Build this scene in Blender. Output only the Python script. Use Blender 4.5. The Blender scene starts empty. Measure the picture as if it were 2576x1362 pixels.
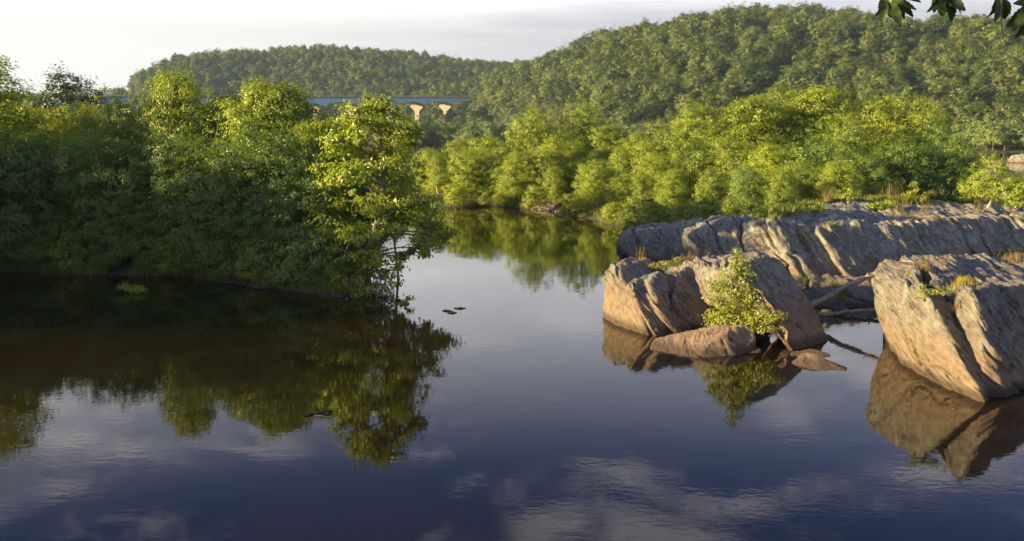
import bpy, bmesh, math, random
import numpy as np
from mathutils import Vector, Matrix
R = math.radians
D = bpy.data
SC = bpy.context.scene
COL = SC.collection
rng = np.random.default_rng(7)
random.seed(7)

# ------------------------------------------------------------------ camera
# a person standing on the bank, about seven metres above the river, looking slightly down
CAM_Z = 7.0
FOC, CXP, CYP, HOR = 2422.0, 1288.0, 681.0, 340.0      # focal length, centre and horizon on a 2576 px wide frame
TILT = math.atan((CYP - HOR) / FOC)
cam = D.cameras.new('camera'); cam_o = D.objects.new('camera', cam); COL.objects.link(cam_o)
cam.sensor_width = 36.0; cam.lens = FOC / 2576 * 36.0
cam.clip_start = 0.1; cam.clip_end = 20000
cam_o.location = (0, 0, CAM_Z); cam_o.rotation_euler = (R(90) - TILT, 0, 0)
SC.camera = cam_o

# ------------------------------------------------------------------ light
SUN_EL, SUN_BACK = R(12), R(16)          # low sun on the left, a little behind the viewer
sv = Vector((-math.cos(SUN_EL) * math.cos(SUN_BACK), -math.cos(SUN_EL) * math.sin(SUN_BACK), math.sin(SUN_EL)))
sun = D.lights.new('sun', 'SUN'); sun.energy = 5.0; sun.angle = R(0.6); sun.color = (1.0, 0.75, 0.36)
sun_o = D.objects.new('sun', sun); COL.objects.link(sun_o)
sun_o.rotation_euler = sv.to_track_quat('Z', 'Y').to_euler()

world = D.worlds.new('World'); SC.world = world; world.use_nodes = True
def build_world():
    nt = world.node_tree; N = nt.nodes; L = nt.links; N.clear()
    def nd(t, **k):
        n = N.new(t)
        for a, b in k.items(): setattr(n, a, b)
        return n
    def math_(op, a, b=None, clamp=False):
        n = nd('ShaderNodeMath', operation=op, use_clamp=clamp)
        for i, x in enumerate((a, b)):
            if x is None: continue
            if isinstance(x, (int, float)): n.inputs[i].default_value = x
            else: L.new(x, n.inputs[i])
        return n.outputs[0]
    out = nd('ShaderNodeOutputWorld'); bg = nd('ShaderNodeBackground')
    sky = nd('ShaderNodeTexSky', sky_type='NISHITA'); sky.sun_disc = False
    sky.sun_elevation = SUN_EL; sky.sun_rotation = math.atan2(sv.x, sv.y)
    sky.air_density = 1.0; sky.dust_density = 1.6; sky.ozone_density = 2.0
    tc = nd('ShaderNodeTexCoord'); sep = nd('ShaderNodeSeparateXYZ'); L.new(tc.outputs['Generated'], sep.inputs[0])
    z = math_('MAXIMUM', sep.outputs['Z'], 0.0)
    # cloud layer on a plane overhead
    den = math_('ADD', z, 0.09)
    px, py = math_('DIVIDE', sep.outputs['X'], den), math_('DIVIDE', sep.outputs['Y'], den)
    cmb = nd('ShaderNodeCombineXYZ'); L.new(px, cmb.inputs[0]); L.new(py, cmb.inputs[1])
    def noise(scale, detail, rough, dist=0.0, sx=1, sy=1, off=(0, 0, 0)):
        mp = nd('ShaderNodeMapping'); mp.inputs['Scale'].default_value = (sx, sy, 1); mp.inputs['Location'].default_value = off
        L.new(cmb.outputs[0], mp.inputs[0])
        n = nd('ShaderNodeTexNoise'); n.inputs['Scale'].default_value = scale; n.inputs['Detail'].default_value = detail
        n.inputs['Roughness'].default_value = rough; n.inputs['Distortion'].default_value = dist
        L.new(mp.outputs[0], n.inputs['Vector']); return n.outputs['Fac']
    def ramp(x, a, b):
        n = nd('ShaderNodeMapRange', interpolation_type='SMOOTHSTEP'); L.new(x, n.inputs[0])
        n.inputs[1].default_value = a; n.inputs[2].default_value = b; return n.outputs[0]
    n1 = noise(2.6, 9, 0.62, 0.5, 1.0, 1.3, (3.1, 0.7, 0))
    n2 = math_('MAXIMUM', noise(0.9, 2, 0.5, 0.0, 1, 1, (2.7, 6.1, 0)), noise(0.9, 2, 0.5, 0.0, 1, 1, (9.4, 5.0, 0)))
    dens = math_('ADD', n1, math_('MULTIPLY', math_('SUBTRACT', n2, 0.5), 1.1))
    cloud = ramp(dens, CLOUD_LO, CLOUD_HI)
    # high haze close to the horizon, brighter on the sun's side
    az = math_('ADD', math_('MULTIPLY', sep.outputs['X'], -0.5), 0.5)
    hz = ramp(z, HAZE_TOP, 0.11)
    low = math_('MAXIMUM', hz, 0.0)
    thin = noise(0.9, 6, 0.6, 0.4, 0.6, 1.3, (0.4, 0.2, 0))
    lowmix = math_('MULTIPLY', low, 0.96)
    mixc = nd('ShaderNodeMix', data_type='RGBA'); L.new(cloud, mixc.inputs[0])
    mulb = nd('ShaderNodeMix', data_type='RGBA', blend_type='MULTIPLY'); mulb.inputs[0].default_value = 1
    L.new(sky.outputs[0], mulb.inputs[6]); mulb.inputs[7].default_value = SKY_TINT
    L.new(mulb.outputs[2], mixc.inputs[6]); mixc.inputs[7].default_value = CLOUD_COL
    # horizon glow colour : from lavender grey away from the sun to near white near it
    gl = nd('ShaderNodeMix', data_type='RGBA'); L.new(ramp(az, 0.28, 0.80), gl.inputs[0])
    gl.inputs[6].default_value = HORIZON_FAR; gl.inputs[7].default_value = HORIZON_SUN
    streak = nd('ShaderNodeMix', data_type='RGBA', blend_type='MULTIPLY')
    L.new(math_('MULTIPLY', ramp(thin, 0.40, 0.64), math_('MULTIPLY', ramp(az, 0.66, 0.46), 0.5)), streak.inputs[0]); L.new(gl.outputs[2], streak.inputs[6]); streak.inputs[7].default_value = (0.60, 0.62, 0.72, 1)
    bst = nd('ShaderNodeVectorMath', operation='SCALE'); L.new(streak.outputs[2], bst.inputs[0])      # brighter cloud bank just above the low haze
    L.new(math_('ADD', math_('MULTIPLY', ramp(z, 0.10, 0.16), 0.75), 1.0), bst.inputs['Scale'])
    mix2 = nd('ShaderNodeMix', data_type='RGBA'); L.new(lowmix, mix2.inputs[0])
    L.new(mixc.outputs[2], mix2.inputs[6]); L.new(bst.outputs[0], mix2.inputs[7])
    L.new(mix2.outputs[2], bg.inputs['Color']); bg.inputs['Strength'].default_value = SKY_STRENGTH
    L.new(bg.outputs[0], out.inputs['Surface'])
SKY_STRENGTH = 0.063
SKY_TINT = (0.19, 0.40, 0.84, 1)
CLOUD_COL = (5.0, 4.8, 5.4, 1); CLOUD_LO, CLOUD_HI = 0.56, 0.80
HAZE_TOP = 0.37
HORIZON_SUN = (5.2, 5.05, 4.8, 1); HORIZON_FAR = (3.3, 3.25, 3.4, 1)
build_world()
SC.view_settings.view_transform = 'Standard'; SC.view_settings.look = 'None'
SC.view_settings.exposure = 1.75; SC.view_settings.gamma = 1; SC.view_settings.use_curve_mapping = False
SC.render.engine = 'CYCLES'
SC.cycles.max_bounces = 6; SC.cycles.diffuse_bounces = 3; SC.cycles.glossy_bounces = 3; SC.cycles.transmission_bounces = 4
SC.cycles.volume_bounces = 0; SC.cycles.transparent_max_bounces = 4
SC.cycles.use_denoising = True; SC.cycles.sample_clamp_indirect = 4

# ------------------------------------------------------------------ helpers
CT, ST = math.cos(TILT), math.sin(TILT)
def ray(u, v):
    a, b = (u - CXP) / FOC, -(v - CYP) / FOC
    return np.array((a, CT + b * ST, -ST + b * CT))
def P(u, v, z=0.0):                       # the point of the level plane z seen in direction u, v
    d = ray(u, v); return np.array((0, 0, CAM_Z)) + d * ((z - CAM_Z) / d[2])
def Pd(u, v, y):                          # the point y metres ahead seen in direction u, v
    d = ray(u, v); return np.array((0, 0, CAM_Z)) + d * (y / d[1])
def nrm(a): return a / np.maximum(np.linalg.norm(a, axis=-1, keepdims=True), 1e-9)

def hsh(ix, iy, iz):
    h = (ix * 374761393 + iy * 668265263 + iz * 2147483647) & 0xffffffff
    h = ((h ^ (h >> 13)) * 1274126177) & 0xffffffff
    h = ((h ^ (h >> 15)) * 2246822519) & 0xffffffff
    return ((h ^ (h >> 16)) & 0xffffff) / float(0xffffff)
def vnoise(p):
    p = np.asarray(p, float); i = np.floor(p).astype(np.int64); f = p - i
    f = f * f * f * (f * (f * 6 - 15) + 10); r = 0
    for dx in (0, 1):
        for dy in (0, 1):
            for dz in (0, 1):
                w = (f[:, 0] if dx else 1 - f[:, 0]) * (f[:, 1] if dy else 1 - f[:, 1]) * (f[:, 2] if dz else 1 - f[:, 2])
                r = r + w * hsh(i[:, 0] + dx + 1000, i[:, 1] + dy + 2000, i[:, 2] + dz + 3000)
    return r * 2 - 1
def fbm(p, o=4, g=0.5):
    a, s, r = 1.0, 1.0, 0
    for k in range(o): r = r + a * vnoise(p * s + 17.3 * k); a *= g; s *= 2.03
    return r

def mesh_np(name, V, F4=None, F3=None, smooth=True):
    me = D.meshes.new(name); V = np.asarray(V, np.float32)
    nl = (0 if F4 is None else F4.size) + (0 if F3 is None else F3.size)
    idx = np.concatenate([x.ravel() for x in (F4, F3) if x is not None]).astype(np.int32)
    st, tot, s = [], [], 0
    for x, k in ((F4, 4), (F3, 3)):
        if x is None: continue
        st.append(s + k * np.arange(len(x))); tot.append(np.full(len(x), k)); s += k * len(x)
    st = np.concatenate(st).astype(np.int32)
    me.vertices.add(len(V)); me.vertices.foreach_set('co', V.ravel())
    me.loops.add(nl); me.loops.foreach_set('vertex_index', idx)
    me.polygons.add(len(st)); me.polygons.foreach_set('loop_start', st)
    me.polygons.foreach_set('use_smooth', np.full(len(st), smooth, bool))
    me.update(calc_edges=True); return me
def link(name, me, mat=None, parent=None, loc=None):
    o = D.objects.new(name, me); COL.objects.link(o)
    if mat is not None and me is not None and not me.materials: me.materials.append(mat)
    if parent is not None: o.parent = parent
    if loc is not None: o.location = loc
    return o
def tag(o, label=None, cat=None, group=None, kind=None):
    if label: o['label'] = label
    if cat: o['category'] = cat
    if group: o['group'] = group
    if kind: o['kind'] = kind
    return o
def empty(name, loc, label, cat, group=None, rz=0.0, scale=None):
    o = D.objects.new(name, None); COL.objects.link(o); o.location = loc; o.rotation_euler = (0, 0, rz)
    o.empty_display_size = 0.2
    if scale is not None: o.scale = scale
    return tag(o, label, cat, group)

class Tubes:                              # collects tapered tubes into one mesh
    def __init__(s): s.V, s.F, s.n = [], [], 0
    def add(s, pts, rad, k=6, cap=True):
        pts = np.asarray(pts, float); m = len(pts); rad = np.broadcast_to(np.asarray(rad, float), (m,))
        tan = nrm(np.gradient(pts, axis=0)); up = np.array((0.13, 0.31, 0.94))
        a = nrm(np.cross(tan, up) + 1e-6); b = np.cross(tan, a)
        th = np.arange(k) * 2 * np.pi / k
        ring = pts[:, None] + rad[:, None, None] * (a[:, None] * np.cos(th)[None, :, None] + b[:, None] * np.sin(th)[None, :, None])
        i0 = s.n; s.V.append(ring.reshape(-1, 3)); s.n += m * k
        i, j = np.meshgrid(np.arange(m - 1), np.arange(k), indexing='ij'); jn = (j + 1) % k
        s.F.append(np.stack([i0 + i * k + j, i0 + i * k + jn, i0 + (i + 1) * k + jn, i0 + (i + 1) * k + j], -1).reshape(-1, 4))
    def mesh(s, name): return mesh_np(name, np.concatenate(s.V), np.concatenate(s.F))
def bez(a, b, bend, n=6):
    a, b = np.asarray(a, float), np.asarray(b, float); t = np.linspace(0, 1, n)[:, None]
    return a * (1 - t) + b * t + np.asarray(bend) * (4 * t * (1 - t))

# ------------------------------------------------------------------ materials
def mat_new(name):
    m = D.materials.new(name); m.use_nodes = True; nt = m.node_tree; nt.nodes.clear()
    return m, nt
class NB:
    def __init__(s, nt): s.nt = nt
    def n(s, t, **k):
        n = s.nt.nodes.new(t)
        for a, b in k.items(): setattr(n, a, b)
        return n
    def l(s, a, b): s.nt.links.new(a, b)
    def val(s, inp, x):
        if isinstance(x, (int, float, tuple)): inp.default_value = x
        else: s.l(x, inp)
    def math(s, op, a, b=0.0, clamp=False):
        n = s.n('ShaderNodeMath', operation=op, use_clamp=clamp); s.val(n.inputs[0], a); s.val(n.inputs[1], b); return n.outputs[0]
    def mix(s, f, a, b, bt='MIX'):
        n = s.n('ShaderNodeMix', data_type='RGBA', blend_type=bt); s.val(n.inputs[0], f); s.val(n.inputs[6], a); s.val(n.inputs[7], b); return n.outputs[2]
    def noise(s, vec, scale, detail=4, rough=0.55, dist=0.0):
        n = s.n('ShaderNodeTexNoise'); n.inputs['Scale'].default_value = scale; n.inputs['Detail'].default_value = detail
        n.inputs['Roughness'].default_value = rough; n.inputs['Distortion'].default_value = dist
        if vec is not None: s.l(vec, n.inputs['Vector'])
        return n.outputs['Fac']
    def rng(s, x, a, b, c=0.0, d=1.0):
        n = s.n('ShaderNodeMapRange', interpolation_type='SMOOTHSTEP'); s.l(x, n.inputs[0])
        for i, q in enumerate((a, b, c, d)): n.inputs[i + 1].default_value = q
        return n.outputs[0]
    def bump(s, h, dist, st=1.0, nrm=None):
        n = s.n('ShaderNodeBump'); n.inputs['Distance'].default_value = dist; n.inputs['Strength'].default_value = st
        s.l(h, n.inputs['Height'])
        if nrm is not None: s.l(nrm, n.inputs['Normal'])
        return n.outputs[0]

def leaf_mat(name, c1, c2, trans=0.35, tcol=(1.25, 1.15, 0.45), gloss=0.05, rand=0.5):
    m, nt = mat_new(name); b = NB(nt)
    geo = b.n('ShaderNodeNewGeometry'); oi = b.n('ShaderNodeObjectInfo')
    f = b.math('ADD', b.math('MULTIPLY', geo.outputs['Random Per Island'], 1 - rand), b.math('MULTIPLY', oi.outputs['Random'], rand))
    col = b.mix(f, c1 + (1,), c2 + (1,))
    dif = b.n('ShaderNodeBsdfDiffuse'); b.l(col, dif.inputs[0])
    tr = b.n('ShaderNodeBsdfTranslucent'); b.l(b.mix(1.0, col, tcol + (1,), 'MULTIPLY'), tr.inputs[0])
    mx = b.n('ShaderNodeMixShader'); mx.inputs[0].default_value = trans; b.l(dif.outputs[0], mx.inputs[1]); b.l(tr.outputs[0], mx.inputs[2])
    gl = b.n('ShaderNodeBsdfGlossy'); gl.inputs['Roughness'].default_value = 0.45; gl.inputs[0].default_value = (0.9, 0.9, 0.8, 1)
    mx2 = b.n('ShaderNodeMixShader'); mx2.inputs[0].default_value = gloss; b.l(mx.outputs[0], mx2.inputs[1]); b.l(gl.outputs[0], mx2.inputs[2])
    o = b.n('ShaderNodeOutputMaterial'); b.l(mx2.outputs[0], o.inputs[0]); return m
M = {}
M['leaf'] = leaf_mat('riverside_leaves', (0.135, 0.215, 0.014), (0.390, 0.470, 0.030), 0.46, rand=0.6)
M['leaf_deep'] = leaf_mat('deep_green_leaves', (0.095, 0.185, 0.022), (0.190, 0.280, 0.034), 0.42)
M['leaf_oak'] = leaf_mat('oak_leaves', (0.040, 0.070, 0.018), (0.085, 0.115, 0.028), 0.25)
M['leaf_hill'] = leaf_mat('hill_leaves', (0.026, 0.060, 0.013), (0.165, 0.205, 0.026), 0.30, rand=0.75)
M['leaf_bank'] = leaf_mat('far_bank_leaves', (0.12, 0.18, 0.040), (0.20, 0.26, 0.060), 0.30, rand=0.65)
M['leaf_bush'] = leaf_mat('bush_leaves', (0.20, 0.26, 0.03), (0.34, 0.37, 0.05), 0.4, gloss=0.04)
M['grass'] = leaf_mat('bank_grass', (0.10, 0.15, 0.025), (0.22, 0.24, 0.05), 0.35, gloss=0.02)
M['dry_grass'] = leaf_mat('dry_grass_stalks', (0.19, 0.14, 0.06), (0.27, 0.22, 0.09), 0.3, (1.1, 1, 0.7), 0.02)
M['moss'] = leaf_mat('yellow_moss', (0.26, 0.24, 0.03), (0.36, 0.30, 0.05), 0.3, gloss=0.02)
M['red_leaf'] = leaf_mat('reddish_leaves', (0.18, 0.085, 0.04), (0.16, 0.14, 0.035), 0.35, gloss=0.03)
M['near_leaf'] = leaf_mat('overhanging_leaves', (0.030, 0.055, 0.012), (0.055, 0.085, 0.02), 0.3, (1.0, 1.3, 0.4), 0.03)

def bark_mat(name, c1, c2):
    m, nt = mat_new(name); b = NB(nt); tc = b.n('ShaderNodeTexCoord')
    mp = b.n('ShaderNodeMapping'); mp.inputs['Scale'].default_value = (1, 1, 0.25); b.l(tc.outputs['Object'], mp.inputs[0])
    n = b.noise(mp.outputs[0], 9, 6, 0.65)
    p = b.n('ShaderNodeBsdfPrincipled'); b.l(b.mix(b.rng(n, 0.35, 0.65), c1 + (1,), c2 + (1,)), p.inputs['Base Color'])
    p.inputs['Roughness'].default_value = 0.9; b.l(b.bump(n, 0.03), p.inputs['Normal'])
    o = b.n('ShaderNodeOutputMaterial'); b.l(p.outputs[0], o.inputs[0]); return m
M['bark'] = bark_mat('grey_brown_bark', (0.10, 0.075, 0.05), (0.19, 0.15, 0.11))
M['bark_pale'] = bark_mat('pale_bark', (0.30, 0.26, 0.20), (0.55, 0.50, 0.42))
M['driftwood'] = bark_mat('weathered_driftwood', (0.26, 0.19, 0.14), (0.42, 0.33, 0.26))

FOLN = np.array((0.74, -0.16, 0.65)); FOLN = FOLN / np.linalg.norm(FOLN)   # normal of the tilted rock layers
def rock_mat(name, tan_c, grey_c, line=1.0, lich=0.5, soft=0.55, lump=1.0):
    m, nt = mat_new(name); b = NB(nt); geo = b.n('ShaderNodeNewGeometry'); pos = geo.outputs['Position']
    sep = b.n('ShaderNodeSeparateXYZ'); b.l(pos, sep.inputs[0])
    # coordinates along the layering
    e = FOLN; q1 = nrm(np.cross(e, (0, 1, 0.2))); q2 = np.cross(e, q1)
    cb = b.n('ShaderNodeCombineXYZ')
    for i, (ax, sc) in enumerate(((e, 9.0), (q1, 1.0), (q2, 1.0))):
        d = b.n('ShaderNodeVectorMath', operation='DOT_PRODUCT'); b.l(pos, d.inputs[0]); d.inputs[1].default_value = tuple(ax * sc); b.l(d.outputs['Value'], cb.inputs[i])
    lay = b.noise(cb.outputs[0], 2.3, 9, 0.68, 0.2)
    fine = b.noise(pos, 26, 8, 0.8)
    big = b.noise(pos, 0.7, 5, 0.6, 0.5)
    mid = b.noise(pos, 3.2, 6, 0.65, 0.3)
    # flood line : washed tan rock below, weathered grey above
    hgt = b.math('ADD', sep.outputs['Z'], b.math('MULTIPLY', b.math('SUBTRACT', big, 0.5), 1.7))
    up = b.rng(hgt, line - soft, line + soft)
    c_tan = b.mix(b.rng(mid, 0.3, 0.7), tan_c + (1,), (tan_c[0] * 0.72, tan_c[1] * 0.66, tan_c[2] * 0.62, 1))
    c_gry = b.mix(b.rng(mid, 0.3, 0.72), grey_c + (1,), (grey_c[0] * 0.55, grey_c[1] * 0.53, grey_c[2] * 0.55, 1))
    col = b.mix(up, c_tan, c_gry)
    col = b.mix(b.math('MULTIPLY', b.rng(lay, 0.47, 0.66), 0.6), col, (0.10, 0.082, 0.07, 1))
    # pale green-grey lichen patches, mostly high up
    li = b.noise(pos, 1.7, 8, 0.72, 0.8)
    lf = b.math('MULTIPLY', b.rng(li, 0.50, 0.58), b.math('MULTIPLY', up, lich))
    col = b.mix(lf, col, (0.42, 0.46, 0.40, 1))
    wl = b.noise(pos, 7.5, 5, 0.7)
    col = b.mix(b.math('MULTIPLY', b.rng(wl, 0.66, 0.72), b.math('MULTIPLY', up, 0.6)), col, (0.55, 0.54, 0.50, 1))
    dk = b.noise(pos, 5.1, 6, 0.7, 1.0)
    col = b.mix(b.math('MULTIPLY', b.rng(dk, 0.60, 0.72), 0.55), col, (0.045, 0.040, 0.036, 1))
    ln = b.math('ABSOLUTE', b.math('SUBTRACT', b.noise(cb.outputs[0], 0.33, 3, 0.55, 0.15), 0.5))
    cr = b.math('MULTIPLY', b.rng(ln, 0.016, 0.002), b.rng(big, 0.42, 0.55))
    col = b.mix(b.math('MULTIPLY', cr, 0.85), col, (0.022, 0.018, 0.015, 1))
    pit = b.noise(pos, 13, 5, 0.75, 0.6)
    col = b.mix(b.math('MULTIPLY', b.rng(pit, 0.57, 0.66), 0.5), col, (0.05, 0.042, 0.035, 1)); col = b.mix(b.math('MULTIPLY', b.rng(fine, 0.58, 0.68), 0.35), col, (0.50, 0.45, 0.38, 1))
    # wet dark band at the water
    wet = b.rng(b.math('ADD', sep.outputs['Z'], b.math('MULTIPLY', mid, 0.10)), 0.40, 0.14)
    col = b.mix(b.math('MULTIPLY', wet, 0.75), col, (0.05, 0.035, 0.022, 1))
    p = b.n('ShaderNodeBsdfPrincipled'); b.l(col, p.inputs['Base Color'])
    p.inputs['Roughness'].default_value = 0.72; p.inputs['Specular IOR Level'].default_value = 0.35
    n0 = b.bump(b.math('MULTIPLY', cr, -1.0), 0.08, 1.0); n1 = b.bump(lay, 0.13 * lump, 1.0, n0); n2 = b.bump(mid, 0.16 * lump, 0.8, n1); n3 = b.bump(fine, 0.06, 1.0, n2)
    b.l(n3, p.inputs['Normal'])
    o = b.n('ShaderNodeOutputMaterial'); b.l(p.outputs[0], o.inputs[0]); return m
M['rock'] = rock_mat('layered_river_rock', (0.37, 0.285, 0.195), (0.33, 0.29, 0.24), 1.2, 0.45)
M['rock_tan'] = rock_mat('washed_tan_rock', (0.43, 0.31, 0.22), (0.38, 0.28, 0.20), 3.0, 0.1, lump=0.6)
M['rock_grey'] = rock_mat('lichened_grey_rock', (0.34, 0.27, 0.20), (0.38, 0.35, 0.285), 0.9, 0.85)

def ground_mat(name, c1, c2, c3, sc=1.0):
    m, nt = mat_new(name); b = NB(nt); pos = b.n('ShaderNodeNewGeometry').outputs['Position']
    a, c = b.noise(pos, 0.5 * sc, 5, 0.6), b.noise(pos, 5 * sc, 6, 0.7)
    col = b.mix(b.rng(a, 0.35, 0.65), c1 + (1,), c2 + (1,)); col = b.mix(b.rng(c, 0.5, 0.72), col, c3 + (1,))
    p = b.n('ShaderNodeBsdfPrincipled'); b.l(col, p.inputs['Base Color']); p.inputs['Roughness'].default_value = 0.95
    b.l(b.bump(c, 0.15), p.inputs['Normal'])
    o = b.n('ShaderNodeOutputMaterial'); b.l(p.outputs[0], o.inputs[0]); return m
M['soil'] = ground_mat('island_soil', (0.035, 0.045, 0.014), (0.05, 0.042, 0.02), (0.07, 0.058, 0.034))
M['forest_floor'] = ground_mat('forest_floor', (0.03, 0.045, 0.014), (0.045, 0.055, 0.02), (0.03, 0.035, 0.015), 0.1)
M['sand'] = ground_mat('pale_gravel', (0.34, 0.25, 0.19), (0.28, 0.22, 0.17), (0.42, 0.34, 0.27), 0.6)

def plain(name, c, rough=0.7, var=0.12, scale=3.0):
    m, nt = mat_new(name); b = NB(nt); pos = b.n('ShaderNodeNewGeometry').outputs['Position']
    col = b.mix(b.rng(b.noise(pos, scale, 5, 0.6), 0.3, 0.7), c + (1,), tuple(x * (1 - 2 * var) for x in c) + (1,))
    p = b.n('ShaderNodeBsdfPrincipled'); b.l(col, p.inputs['Base Color']); p.inputs['Roughness'].default_value = rough
    o = b.n('ShaderNodeOutputMaterial'); b.l(p.outputs[0], o.inputs[0]); return m
M['steel'] = plain('blue_painted_steel', (0.45, 0.68, 0.85), 0.5, 0.08, 0.4)
M['concrete'] = plain('bridge_concrete', (0.28, 0.225, 0.20), 0.85, 0.10, 0.3)
M['rail'] = plain('dull_grey_railing', (0.30, 0.27, 0.24), 0.7)

def water_mat():
    m, nt = mat_new('river_water'); b = NB(nt); pos = b.n('ShaderNodeNewGeometry').outputs['Position']
    mp = b.n('ShaderNodeMapping'); mp.inputs['Scale'].default_value = (0.55, 1.0, 1.0); mp.inputs['Rotation'].default_value = (0, 0, R(12)); b.l(pos, mp.inputs[0])
    patch = b.rng(b.noise(pos, 0.05, 3, 0.5), 0.38, 0.66, 0.25, 1.0)
    rip = b.noise(mp.outputs[0], 5.5, 2, 0.5, 0.4)
    swell = b.noise(mp.outputs[0], 0.8, 2, 0.5)
    h = b.math('ADD', b.math('MULTIPLY', b.math('MULTIPLY', rip, patch), 0.0018), b.math('MULTIPLY', swell, 0.0026))
    bm = b.n('ShaderNodeBump'); bm.inputs['Distance'].default_value = 1.0; bm.inputs['Strength'].default_value = 1.0; b.l(h, bm.inputs['Height'])
    p = b.n('ShaderNodeBsdfPrincipled')
    murk = b.noise(pos, 0.12, 4, 0.6, 0.5)
    b.l(b.mix(b.rng(murk, 0.35, 0.7), (0.007, 0.005, 0.002, 1), (0.015, 0.010, 0.004, 1)), p.inputs['Base Color'])
    p.inputs['Roughness'].default_value = 0.015; p.inputs['IOR'].default_value = 1.36
    b.l(bm.outputs[0], p.inputs['Normal'])
    o = b.n('ShaderNodeOutputMaterial'); b.l(p.outputs[0], o.inputs[0]); return m
M['water'] = water_mat()

# ------------------------------------------------------------------ setting : water, islands, hills
def sheet(name, x0, x1, y0, y1, z, mat, n=1):
    xs, ys = np.linspace(x0, x1, n + 1), np.linspace(y0, y1, n + 1); X, Y = np.meshgrid(xs, ys, indexing='ij')
    V = np.stack([X.ravel(), Y.ravel(), np.full(X.size, z)], 1); i, j = np.meshgrid(np.arange(n), np.arange(n), indexing='ij')
    k = n + 1; F = np.stack([i * k + j, (i + 1) * k + j, (i + 1) * k + j + 1, i * k + j + 1], -1).reshape(-1, 4)
    return tag(link(name, mesh_np(name, V, F), mat), kind='structure')
sheet('water', -3100, 3100, -60, 4500, 0.0, M['water'])
sheet('ground', -3100, 3100, -60, 4500, -3.0, M['soil'])

def inside_sd(px, py, poly):              # signed distance, positive inside
    n = len(poly); d = np.full(px.shape, 1e9); ins = np.zeros(px.shape, bool)
    for i in range(n):
        a, c = poly[i], poly[(i + 1) % n]; e = c - a
        t = np.clip(((px - a[0]) * e[0] + (py - a[1]) * e[1]) / (e @ e), 0, 1)
        d = np.minimum(d, np.hypot(px - a[0] - t * e[0], py - a[1] - t * e[1]))
        cr = ((a[1] > py) != (c[1] > py)) & (px < (c[0] - a[0]) * (py - a[1]) / (c[1] - a[1] + 1e-12) + a[0])
        ins ^= cr
    return np.where(ins, d, -d)
def island_z(x, y, poly, hmax):
    p = np.stack([x, y, np.zeros_like(x)], -1).reshape(-1, 3)
    w = fbm(p * 0.35, 3).reshape(x.shape) * 0.9
    sd = inside_sd(x, y, poly) + w * 0.6
    return np.where(sd > 0, hmax * (1 - np.exp(-sd / 2.2)), np.maximum(sd * 0.35, -1.5)) + fbm(p * 0.9 + 5, 3).reshape(x.shape) * 0.07
def island(name, poly, hmax, mat, step=0.6):
    lo, hi = poly.min(0) - 3, poly.max(0) + 3
    xs, ys = np.arange(lo[0], hi[0], step), np.arange(lo[1], hi[1], step); X, Y = np.meshgrid(xs, ys, indexing='ij')
    Z = island_z(X, Y, poly, hmax); n = len(ys)
    i, j = np.meshgrid(np.arange(len(xs) - 1), np.arange(n - 1), indexing='ij')
    F = np.stack([i * n + j, (i + 1) * n + j, (i + 1) * n + j + 1, i * n + j + 1], -1).reshape(-1, 4)
    F = F[(Z.ravel()[F] > -1.2).any(1)]
    return tag(link(name, mesh_np(name, np.stack([X, Y, Z], -1).reshape(-1, 3), F), mat), kind='structure')
LEFT = np.array([(-80, 26), (-40, 26), (-29, 28), (-25, 34), (-25.5, 41), (-28, 47)] + [tuple(P(u, v)[:2]) for u, v in ((-100, 690), (100, 688), (300, 693), (480, 702), (620, 718), (760, 735), (850, 744), (880, 740), (893, 726))]
                + [(-7.2, 47), (-8.5, 53), (-12, 60), (-20, 66), (-40, 74), (-75, 78)])
RIGHT = np.array([tuple(P(u, v)[:2]) for u, v in ((1035, 506), (1065, 515), (1110, 521), (1170, 522), (1230, 519), (1290, 522), (1330, 526), (1400, 537), (1480, 552), (1560, 573), (1640, 592), (1760, 606))]
                 + [(14, 50), (24, 48), (40, 50), (46, 62), (42, 78), (38, 96), (24, 118), (2, 128), (-14, 118)])
island('left_island_ground', LEFT, 0.75, M['soil'])
island('right_island_ground', RIGHT, 1.0, M['soil'])
def gz(x, y, poly, hmax): return float(island_z(np.array([x]), np.array([y]), poly, hmax)[0])

# hills: direction tangent a = x / y, foot at distance d0(a), crest at d1(a)
def hill_fn(ridge, feet, crest_d, tree_h):
    us = np.array([r[0] for r in ridge], float); vs = np.array([r[1] for r in ridge], float)
    fu = np.array([f[0] for f in feet], float); fd = np.array([f[1] for f in feet], float)
    cu = np.array([f[0] for f in crest_d], float); cd = np.array([f[1] for f in crest_d], float)
    def z(x, y):
        u = x / y * FOC + CXP
        d0, d1 = np.interp(u, fu, fd), np.interp(u, cu, cd); vr = np.interp(u, us, vs)
        zr = CAM_Z - (vr - HOR) * d1 / FOC * 1.01 - tree_h
        t = (y - d0) / (d1 - d0); tt = np.clip(t, 0, 1)
        prof = np.sin(tt * np.pi / 2) ** 1.05
        drop = np.clip(t - 1, 0, 3)
        p = np.stack([x, y, 0 * x], -1).reshape(-1, 3)
        nz = fbm(p / 90.0, 4).reshape(x.shape) * 7 * np.sin(np.clip(t, 0, 1) * np.pi) * np.clip(zr / 60, 0, 1)
        return np.where(t < 0, -2.0 + np.maximum(t, -0.2) * 4, zr * prof + nz + 0.8 - drop * 60), t, u
    return z
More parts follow.
